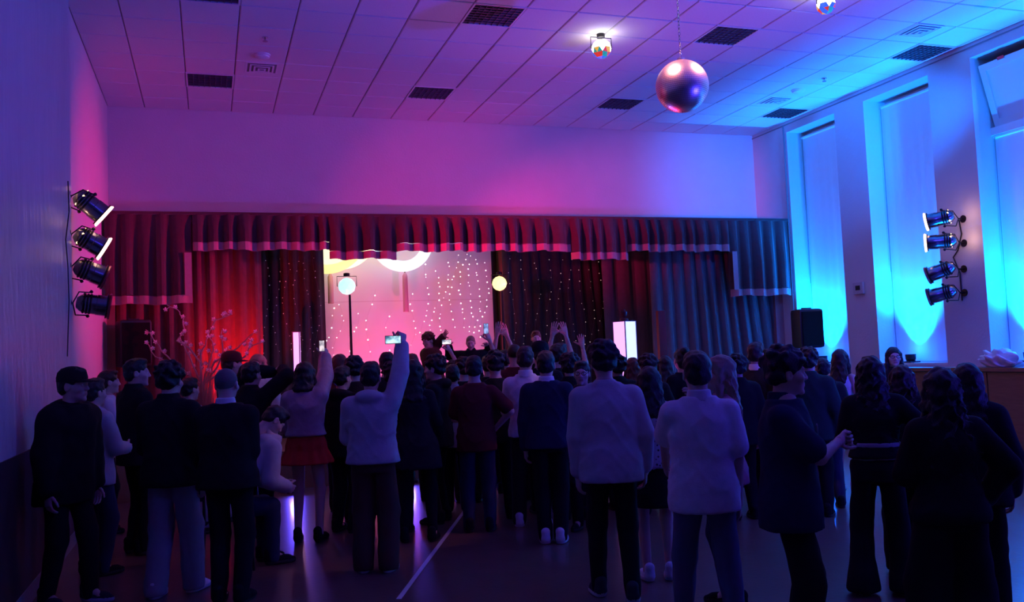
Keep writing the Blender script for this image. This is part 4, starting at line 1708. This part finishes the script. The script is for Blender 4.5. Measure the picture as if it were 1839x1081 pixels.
    part({'tee': 'tshirt', 'polo': 'polo_shirt', 'crop': 'jacket', 'suit': 'suit_jacket', 'tank': 'top', 'puffer': 'padded_jacket'}.get(kind, kind), g, tm)
    if kind in ('polo', 'shirt', 'suit'):
        cm = top[2] if len(top) > 2 else tm
        c2 = Sdf((ox-.12, oy-.14, tz(1.40)), (ox+.12, oy+.12, tz(1.60)), .008)
        c2.loft([(tz(1.455), ox, oy-.01, .085*s, .085*s), (tz(1.49), ox, oy-.014, .074*s, .075*s), (tz(1.525), ox*1.05, oy-.016, .068*s, .07*s)], .01, 2.1)
        part('collar', c2, cm)
    # ---- bottom
    kind, bm_ = bottom[0], bottom[1]
    g = Sdf(lo, hi, hv)
    if kind in ('jeans', 'slacks', 'wide', 'flared', 'slim', 'shorts'):
        wt = {'jeans': (.018, .022, .018), 'slacks': (.022, .028, .028), 'wide': (.03, .05, .058), 'flared': (.012, .022, .06), 'slim': (.01, .012, .008), 'shorts': (.02, .03, 0)}[kind]
        wt = tuple(a*legs_w for a in wt)
        if sit is None:
            g.loft(torso(.83, .99, .004), .03)
        else:
            g.loft(torso(.84, 1.0, .008), .03)
        for q in (-1, 1):
            l0, l1, l2 = leg[q]
            if kind == 'shorts':
                g.cap(l0+[0, 0, -.02], l0+(l1-l0)*.5, .085*s+wt[0], .07*s+wt[1], .02)
                continue
            g.cap(l0+(l1-l0)*.1, l1, .077*s+wt[0]*.7, .055*s+wt[1], .02)
            e = l2+(l2-l1)/np.linalg.norm(l2-l1)*(.03 if kind != 'slim' else -.03)
            if kind == 'flared':
                mid = l1+(e-l1)*.4
                g.cap(l1, mid, .055*s+wt[1], .052*s+wt[1], .02).cap(mid, e, .05*s+wt[1], .04*s+wt[2], .02)
            else:
                g.cap(l1, e, .055*s+wt[1], .038*s+wt[2], .02)
        g.F = np.maximum(g.F, .02-g.ax[2][None, None, :])
        g.noise(.0028, 30, seed)
        part({'slim': 'trousers', 'slacks': 'trousers', 'wide': 'trousers', 'flared': 'trousers'}.get(kind, kind), g, bm_)
    else:
        zb = bottom[2]
        hw = {'skirt': .2, 'pencil': .172, 'longskirt': .3, 'flareskirt': .27}[kind]*s
        secs = [(zb, 0, 0, hw, hw*.8)]+[(a, x_, y_, wx+.006, wy+.006) for a, x_, y_, wx, wy in torso(.9, 1.06, .008)]
        g.loft(secs, .02, 2.1, .003, seed, .0 if kind == 'pencil' else .012)
        part('skirt', g, bm_)
    # ---- shoes
    sm = shoes[1] or C_BLACK
    for q in (-1, 1):
        l2 = leg[q][2]
        so = bpy.data.objects.new('shoe', get_shoe(shoes[0], sm, SOLE_W if shoes[0] == 'sneaker' and sm is not C_BLACK else SOLE_D))
        COL.objects.link(so)
        so.parent = po
        so.location = (l2[0], l2[1]+.005, 0)
        so.rotation_euler = (0, 0, R(-q*9))
        so.scale = (s, s, s)
    # ---- hair
    if hair[0] != 'none':
        ho = bpy.data.objects.new('hair', get_hair(hair[0], hair[1], HAIRC[hair[1]], seed))
        COL.objects.link(ho)
        ho.parent = po
        ho.location = tuple(hc)
        ho.rotation_euler = (R(headtilt), 0, R(headturn))
        ho.scale = (s, s, s)
    inf = dict(po=po, hc=hc, hR=hR, s=s, arm=arm, leg=leg, tz=tz, torso=torso, lo=lo, hi=hi, part=part)
    if extra:
        extra(inf)
    return inf


def headpart(inf, name, mb, m):
    o = mb.build(name, m, inf['po'], True)
    o.location = tuple(inf['hc'])
    o.rotation_euler = inf['hR'].to_euler()
    o.scale = (inf['s'],)*3
    return o


def cap_hat(m):
    def f(inf):
        mb = MB()
        prof = [(.102, .03), (.103, .06), (.094, .1), (.07, .128), (.035, .142), (0, .146)]
        mb.lathe(prof, 22, 0, Matrix.Translation((0, -.012, .0)) @ Matrix.Diagonal((.95, 1.1, 1, 1)))
        headpart(inf, 'cap', mb, m)
        vs, fs = [], []
        n = 10
        for lay in (0, .006):
            for k in range(n+1):
                a = math.pi*(k/n)
                vs.append((.092*math.cos(a), .05+.05*math.sin(a), .036+lay))
                vs.append((.085*math.cos(a), .05+.135*math.sin(a), .022+lay))
        N = 2*(n+1)
        for k in range(n):
            fs += [(2*k, 2*k+1, 2*k+3, 2*k+2), (N+2*k, N+2*k+2, N+2*k+3, N+2*k+1), (2*k+1, N+2*k+1, N+2*k+3, 2*k+3), (2*k, 2*k+2, N+2*k+2, N+2*k)]
        headpart(inf, 'cap_peak', MB().add(vs, fs), m)
    return f


def glasses(inf):
    mb = MB()
    for q in (-1, 1):
        pts = [(q*.034+.024*math.cos(a), .103, .001+.018*math.sin(a)) for a in np.linspace(0, 2*math.pi, 15)]
        mb.tube(pts, .0028, 5, 0, False)
        mb.tube([(q*.058, .103, .004), (q*.08, .06, .006), (q*.084, -.01, .004)], .0025, 5)
    mb.tube([(-.011, .104, .003), (.011, .104, .003)], .0025, 5)
    headpart(inf, 'glasses', mb, M_BLACK)


def waist_stripe(z, col, h=.05):
    def f(inf):
        secs = inf['torso'](z/inf['s'], z/inf['s']+h, .03)
        g = Sdf(inf['lo'], inf['hi'], .012)
        g.loft(secs, .004)
        inf['part']('waist_band', g, col, 'pale grey waist band')
    return f


def phone(px, py, D, wpx, hpx, label, face_deg=0, lit=(.5, .75, 1.), es=1.6, tilt=0, camera_side=True, dark=False):
    """phone seen from behind the user: the screen faces the camera side"""
    c = atD(px, py, D)
    k = D/FPX
    W, H = wpx*k, hpx*k
    v = Vector(CAMP-c)
    rz = math.atan2(v.x, -v.y)
    t = empty('phone', tuple(c), rz+R(face_deg), label, 'phone', 'phones held up by the crowd')
    t.rotation_euler = (0, R(tilt), rz+R(face_deg))
    MB().box((-W/2, -.004, -H/2), (W/2, .004, H/2), bev=.002).build('case', M_BLACK, t)
    m = bpy.data.materials.new('phone_screen')
    m.use_nodes = True
    nt = m.node_tree
    b_ = nt.nodes['Principled BSDF']
    b_.inputs['Base Color'].default_value = (.02, .02, .02, 1)
    nz = nt.nodes.new('ShaderNodeTexNoise')
    nz.inputs['Scale'].default_value = 14
    tc = nt.nodes.new('ShaderNodeTexCoord')
    nt.links.new(tc.outputs['Object'], nz.inputs['Vector'])
    rp = nt.nodes.new('ShaderNodeValToRGB')
    rp.color_ramp.elements[0].position = .38
    rp.color_ramp.elements[1].position = .6
    rp.color_ramp.elements[0].color = (lit[0]*.08, lit[1]*.12, lit[2]*.2, 1)
    rp.color_ramp.elements[1].color = (*lit, 1)
    nt.links.new(nz.outputs['Fac'], rp.inputs['Fac'])
    nt.links.new(rp.outputs['Color'], b_.inputs['Emission Color'])
    b_.inputs['Emission Strength'].default_value = es
    e = min(W, H)*.07
    MB().box((-W/2+e, -.0048, -H/2+e), (W/2-e, -.004, H/2-e)).build('screen', m, t)
    MB().lathe([(.006, .0), (.006, .002)], 10, 0, Matrix.Translation((-W/2+.018, .004, H/2-.018)) @ Matrix.Rotation(R(-90), 4, 'X')).build('camera_lens', M_BLKMET, t)
    return t


AW = -19   # facing straight away from the camera
#@@PEOPLE
# ---- nearest people
person('person in a black padded jacket and peaked cap by the left wall', 128, 657, 6.5, -128, ('puffer', C_BLACK), ('jeans', C_BLACK), ('short', 'black'), shoes=('sneaker', C_CHAR), arms=('pocket', 'pocket'), step=(.12, -.08), detail=2, extra=cap_hat(C_BLACK), lean=(0, .06), tophem=.72, headturn=18)
person('person in a grey sweatshirt half hidden behind the capped person at the left', 166, 676, 7.4, -45, ('sweater', C_LGREY), ('jeans', C_JEAN), ('short', 'black'), arms=('pocket', 'front'), detail=1)
person('person in a black jacket and pale loose jeans seen from behind at the left', 303, 646, 6.63, -26, ('jacket', C_BLACK), ('wide', C_LJEAN), ('curly', 'black'), shoes=('sneaker', C_WHITE), arms=('front', 'pocket'), step=(-.06, .12), detail=2, tophem=.80, legs_w=.75, build=1.08)
person('person with a shaved head in a black suit seen from behind at the left', 405, 659, 6.36, -22, ('suit', C_BLACK, C_WHITE), ('slacks', C_BLACK), ('buzz', 'grey'), shoes=('dress', C_BLACK), arms=('clasp', 'clasp'), detail=2, legs_w=.7, build=1.1, tophem=.8, stance=.08)
person('person in a grey hooded sweatshirt and brown trousers holding a phone up high', 664, 646, 7.1, -22, ('hoodie', C_LGREY), ('wide', C_BROWN), ('short', 'black'), shoes=('sneaker', C_BROWN), arms=('front', ('px', 722, 618, .2)), hands=('relaxed', 'grip'), detail=2, tophem=.85, build=1.12, legs_w=.8, elbow=(None, (1, .2, -.6)))
phone(706, 610, 7.22, 29, 15, 'phone held sideways above the crowd showing a bright screen', lit=(.55, .9, 1.), es=1.5)
person('person in a long black tunic with long dark hair beside the grey sweatshirt', 741, 643, 8.2, -20, ('tunic', C_BLACK2), ('slim', C_BLACK), ('long', 'black'), True, shoes=('dress', C_BLACK), arms=('front', 'front'), detail=2, tophem=.66, stance=.13)
person('person in a maroon t-shirt and dark jeans in the middle of the crowd', 850, 636, 8.55, -18, ('tee', C_MAROON), ('jeans', C_JEAN), ('short', 'black'), arms=('front', 'hip'), detail=2, build=1.08)
person('person in a white shirt and dark trousers with one hand in front', 942, 619, 8.7, -28, ('shirt', C_WHITE), ('slacks', C_BLACK2), ('short', 'brown'), shoes=('sneaker', C_WHITE), arms=('front', 'pocket'), detail=2, tophem=.86, stance=.12)
person('person in a dark navy blazer with white trainers seen from behind', 979, 627, 7.9, -24, ('suit', C_NAVY, C_WHITE), ('slacks', C_BLACK), ('short', 'black'), shoes=('sneaker', C_WHITE), arms=('pocket', 'pocket'), detail=2, legs_w=.8, build=1.05, tophem=.83, stance=.07)
person('tall person in a loose grey sweater and black trousers seen from behind', 1082, 609, 6.06, -17, ('sweater', C_LGREY), ('jeans', C_BLACK), ('curly', 'black'), shoes=('sneaker', C_CHAR), arms=('pocket', None), detail=2, tophem=.79, build=1.16, step=(.14, -.05), stance=.1, lean=(-.01, .03), legs_w=.8)
person('person with long dark hair in a spotted top and black skirt', 1165, 655, 6.5, -16, ('blouse', C_DOT), ('pencil', C_BLACK, .52), ('long', 'black'), True, shoes=('sneaker', C_WHITE), arms=('front', 'front'), detail=2, tophem=.8, stance=.08)
person('person in a white polo shirt and grey jeans walking away near the camera', 1250, 626, 5.05, -20, ('polo', C_WHITE), ('jeans', C_BJEAN), ('crop', 'black'), shoes=('sneaker', C_WHITE), arms=(('px', 1195, 838, .35), ('px', 1328, 905, -.05)), detail=2, tophem=.74, build=1.1, step=(.12, -.1), stance=.13, legs_w=.9)
person('person with long fair hair behind the white polo shirt, face turned left', 1294, 634, 5.75, 66, ('blouse', C_PINK), ('jeans', C_JEAN), ('longfair', 'fair'), True, arms=('front', 'chin'), detail=2)


def badge(inf):
    o = MB().box((-.045, 0, -.03), (.045, .006, .03), bev=.004).build('badge', C_GREY, inf['po'])
    o.location = (-.07, .152, inf['tz'](1.3))
    o['label'] = 'small pale chest badge'


person('person in a dark polo shirt with curly hair turned right, forearm across the body', 1402, 618, 4.62, -126, ('polo', C_NAVY), ('wide', C_BLACK), ('curly', 'black'), arms=('pocket', (-.02, .25, 1.14)), hands=('relaxed', 'fist'), detail=2, tophem=.72, build=1.22, headturn=18, legs_w=.6, extra=badge, elbow=(None, (1, -.1, -.7)))
person('person with long black hair in a black cropped jacket with a pale waist band', 1562, 636, 5.9, -32, ('crop', C_BLACK), ('flared', C_BLACK), ('longcurly', 'black'), True, shoes=('sneaker', C_CREAM), arms=('front', 'hip'), detail=2, stance=.13, legs_w=1.2, build=1.12, extra=waist_stripe(.955, C_LGREY, .035))
person('person with streaked long hair beside the black cropped jacket', 1618, 652, 6.4, -40, ('jacket', C_BLACK2), ('wide', C_BLACK), ('longcurly', 'brown'), True, shoes=('sneaker', C_CREAM), arms=('front', 'front'), detail=2)
person('person with very long dark hair in black, hand on hip, nearest at the right', 1688, 656, 4.45, -20, ('sweater', C_BLACK), ('wide', C_BLACK), ('longcurly', 'black'), True, arms=('front', ('px', 1762, 900, -.02)), hands=('relaxed', 'relaxed'), detail=2, build=1.05, legs_w=1.3, tophem=.75, elbow=(None, (1, -.25, -.9)), stance=.12, hide=0)
person('person in black whose dark head shows beside the nearest long haired person', 1735, 648, 5.2, -35, ('jacket', C_BLACK), ('jeans', C_BLACK), ('long', 'black'), True, detail=1)

# ---- second row
person('person in a pale t-shirt lit pink near the left wall', 192, 662, 9.3, -75, ('tee', C_WHITE), ('jeans', C_BLACK), ('short', 'brown'), arms=('front', 'front'), lean=(0, .05))
person('person in a black jacket at the left with the face turned right', 242, 641, 8.2, -60, ('jacket', C_BLACK), ('jeans', C_BLACK), ('short', 'black'), arms=('pocket', 'front'), headturn=-25)
person('person in a pale shirt mostly hidden behind the black jacket and pale jeans', 338, 676, 9.0, -50, ('tee', C_WHITE), ('jeans', C_JEAN), ('short', 'black'))
person('person in a peaked cap lit red in front of the branches', 414, 629, 9.9, -68, ('hoodie', C_CHAR), ('jeans', C_BLACK), ('short', 'brown'), arms=('front', 'front'), extra=cap_hat(C_MAROON))
person('person in black raising both hands to film the stage at the left', 449, 647, 8.6, -38, ('jacket', C_BLACK), ('jeans', C_BLACK), ('short', 'black'), arms=(('px', 489, 668, .25), ('px', 508, 664, .2)), hands=('grip', 'grip'))
person('person in a pale hood standing before the left curtain', 463, 634, 10.6, 150, ('hoodie', C_CREAM), ('jeans', C_JEAN), ('bob', 'fair'), True)
person('person in a mauve satin jacket and red skirt holding up a phone', 546, 647, 8.4, -20, ('jacket', C_SATIN), ('flareskirt', C_RED, .72), ('bob', 'black'), True, arms=('front', ('px', 584, 640, .35)), hands=('relaxed', 'grip'), detail=2, tophem=.98, build=1.1, shoes=('dress', C_BLACK), elbow=(None, (1, .2, -.5)))
phone(578, 621, 8.65, 10, 20, 'phone held upright showing a small picture by the satin jacket', lit=(.9, .75, .8), es=1.1)
person('person in black with short hair left of the grey sweatshirt', 612, 655, 8.8, -45, ('hoodie', C_BLACK), ('jeans', C_BLACK), ('crop', 'black'), shoes=('sneaker', C_BLACK), detail=1)
person('person with reddish hair lit by the stage left of the lamp stand', 609, 634, 10.0, -20, ('jacket', C_MAROON), ('jeans', C_BLACK), ('bob', 'auburn'), True, detail=0)
person('person with round dark hair below the cyan globe stand', 636, 638, 9.35, -15, ('sweater', C_BLACK2), ('jeans', C_BLACK), ('mop', 'black'), detail=0)
person('person with a headband below the raised sideways phone', 694, 630, 9.75, -15, ('tee', C_BLACK2), ('jeans', C_BLACK), ('short', 'black'), detail=0)
person('person with dark hair right of the grey sweatshirt head', 704, 648, 8.65, -15, ('tee', C_BLACK), ('jeans', C_BLACK), ('mop', 'black'), detail=0)
person('person with auburn hair left of the dark profile', 739, 633, 10.5, -10, ('jacket', C_BLACK2), ('jeans', C_BLACK), ('short', 'auburn'), detail=0)
person('person in a black hooded top whose pink lit face looks left', 782, 635, 9.1, 55, ('hoodie', C_BLACK), ('jeans', C_BLACK), ('curly', 'black'), detail=1)
person('person in a pale blue collared shirt left of the maroon t-shirt', 812, 652, 9.6, -18, ('shirt', C_LGREY), ('slacks', C_BLACK), ('short', 'black'), arms=('front', 'front'), detail=1)
person('person with full brown hair between the pale shirt and the maroon t-shirt', 832, 640, 10.25, -18, ('tee', C_BLACK), ('jeans', C_BLACK), ('mop', 'brown'), detail=0)
person('person with thick black hair in a black t-shirt right of the maroon one', 888, 628, 9.15, -10, ('tee', C_BLACK), ('jeans', C_BLACK), ('mop', 'black'), detail=1, build=1.05)
person('person with cropped hair rimmed by blue light left of the white shirt', 923, 616, 10.3, -18, ('tee', C_MAROON), ('jeans', C_BLACK), ('buzz', 'brown'), detail=1)
person('person in a flat dark cap at the front of the crowd', 969, 611, 9.4, -10, ('tee', C_BLACK), ('jeans', C_BLACK), ('short', 'black'), detail=0, extra=cap_hat(C_BLACK))
person('person with brown hair turned right behind the navy blazer', 1001, 614, 9.95, -75, ('tee', C_BLACK2), ('jeans', C_BLACK), ('short', 'brown'), detail=1)
person('person with dark curls at the left shoulder of the grey sweater', 1022, 632, 8.95, -30, ('jacket', C_BLACK), ('jeans', C_BLACK), ('curly', 'black'), detail=1)
person('person with glasses whose face looks back beside the grey sweater', 1044, 645, 8.45, 150, ('hoodie', C_BLACK2), ('jeans', C_BLACK), ('short', 'brown'), detail=1, extra=glasses)
person('person in black right behind the grey sweater head', 1108, 635, 9.4, -10, ('jacket', C_BLACK), ('jeans', C_BLACK), ('mop', 'black'), detail=0)
person('person with red lit auburn hair right of the grey sweater', 1136, 640, 9.95, -10, ('jacket', C_BLACK2), ('jeans', C_BLACK), ('long', 'auburn'), True, detail=0)
person('person with dark curls behind the spotted top', 1163, 634, 9.1, -10, ('tee', C_BLACK2), ('jeans', C_BLACK), ('curly', 'brown'), detail=0)
person('person with long hair in front of the dark red post', 1194, 637, 10.55, -5, ('jacket', C_MAROON), ('jeans', C_BLACK), ('long', 'brown'), True, detail=0)
person('person with tied up hair just left of the white polo head', 1224, 624, 9.6, -5, ('tee', C_BLACK), ('jeans', C_BLACK), ('bun', 'black'), True, detail=0)
person('person in black at the right of the fair long hair', 1322, 634, 8.6, -5, ('jacket', C_BLACK), ('jeans', C_BLACK), ('mop', 'black'), detail=0)
person('person with spiky hair and a pale collar before the right curtain', 1356, 612, 9.2, -60, ('shirt', C_BLACK2, C_WHITE), ('slacks', C_BLACK), ('short', 'brown'), detail=1)
person('person in dark green under the far loudspeaker', 1450, 622, 8.6, -40, ('jacket', C_GREEN), ('jeans', C_BLACK), ('curly', 'black'), detail=1)
person('person in black behind the dark polo shirt, hair just above the crowd', 1476, 640, 9.0, -20, ('hoodie', C_BLACK2), ('jeans', C_JEAN), ('short', 'black'), detail=0)
person('person with long brown hair in a white top and dark shorts', 1507, 625, 9.9, -62, ('tank', C_WHITE), ('shorts', C_BLACK), ('long', 'brown'), True, shoes=('sneaker', C_WHITE), arms=('front', None), detail=1, stance=.09)
person('person with glasses and dark hair standing by the window sill', 1603, 621, 10.2, 150, ('sweater', C_BLACK), ('jeans', C_BLACK), ('long', 'black'), True, detail=1, extra=glasses)

# ---- front of the crowd with raised arms
person('person with both arms stretched up in front of the yellow globe stand', 906, 626, 11.2, -12, ('tank', C_BLACK2), ('jeans', C_BLACK), ('short', 'black'), arms=(('px', 893, 592, 0), ('px', 908, 594, .1)), hands=('open', 'open'), detail=1, elbow=((-.5, .2, -.6), (1., .2, -.4)))
person('person waving both arms high in front of the dark right curtain', 1004, 626, 11.0, -12, ('tank', C_BLACK2), ('jeans', C_BLACK), ('short', 'brown'), arms=(('px', 993, 592, 0), ('px', 1014, 588, .1)), hands=('open', 'open'), detail=1, elbow=((-1, .2, -.4), (1., .2, -.4)))
person('person holding a phone up in front of the right screen edge', 876, 636, 10.85, -14, ('tee', C_BLACK), ('jeans', C_BLACK), ('short', 'black'), arms=('front', ('px', 878, 606, .03)), hands=('relaxed', 'grip'), detail=1)
phone(873, 590, 10.9, 9, 19, 'phone held upright at the right edge of the pink screen', lit=(.35, .5, 1.), es=1.1)
person('person holding a phone sideways below the performers', 814, 646, 11.0, -5, ('tee', C_BLACK2), ('jeans', C_BLACK), ('mop', 'brown'), arms=('front', ('px', 806, 624, .15)), hands=('relaxed', 'grip'), detail=0)
phone(802, 614, 11.1, 17, 9, 'phone held sideways just left of the dark sleeved performer', lit=(1., .9, .95), es=1.3)
person('person with one arm raised at the right end of the front row', 1030, 638, 10.5, -50, ('tee', C_MAROON), ('jeans', C_BLACK), ('short', 'auburn'), arms=('front', ('px', 1046, 622, -.1)), hands=('relaxed', 'open'), detail=0)

# ---- performers at the stage edge
person('performer in a dark hooded top leaning left on the stage with a raised hand', 770, 595, 13.4, 120, ('hoodie', C_BROWN), ('jeans', C_BLACK), ('mop', 'auburn'), arms=('front', ('px', 796, 604, -.1)), hands=('relaxed', 'open'), base=STZ, lean=(0, .08), headtilt=-12)
person('performer in black stretching both arms sideways before the screen', 845, 602, 13.4, 160, ('jacket', C_BLACK), ('jeans', C_BLACK), ('buzz', 'fair'), arms=(('px', 876, 622, 0), ('px', 806, 622, 0)), hands=('relaxed', 'relaxed'), base=STZ, lean=(0, .08), headtilt=-18)
person('performer with ginger hair in front of the dark right curtain', 962, 592, 13.2, 165, ('tee', C_BLACK), ('jeans', C_BLACK), ('short', 'auburn'), base=STZ)

# ---- seated person on a chair
seat = person('person in a white jacket sitting bent forward on a chair', 487, 758, 7.6, -72, ('hoodie', C_LGREY), ('jeans', C_JEAN), ('short', 'black'), sit=.45, arms=((-.1, .55, .62), (.1, .55, .62)), lean=(0, .42), detail=2, headtilt=-48, build=1.15)
so = seat['po']


def chair(x, y, rz, label):
    t = empty('chair', (x, y, 0), rz, label, 'chair', 'chairs on the dance floor')
    MB().box((-.2, -.2, .41), (.2, .2, .445), bev=.012).build('seat', M_BLACK, t, True)
    for sx in (-1, 1):
        MB().tube([(sx*.18, .18, .41), (sx*.19, .2, 0)], .012, 8).build('leg', M_BLKMET, t)
        MB().tube([(sx*.18, -.19, .84), (sx*.18, -.185, .42), (sx*.19, -.21, 0)], .012, 8).build('leg', M_BLKMET, t)
    MB().box((-.19, -.215, .6), (.19, -.195, .84), bev=.008).build('backrest', M_BLACK, t, True)
    return t


chair(so.location.x-.02*math.sin(R(-72)), so.location.y, R(-72), 'dark metal chair under the seated person in the white jacket')
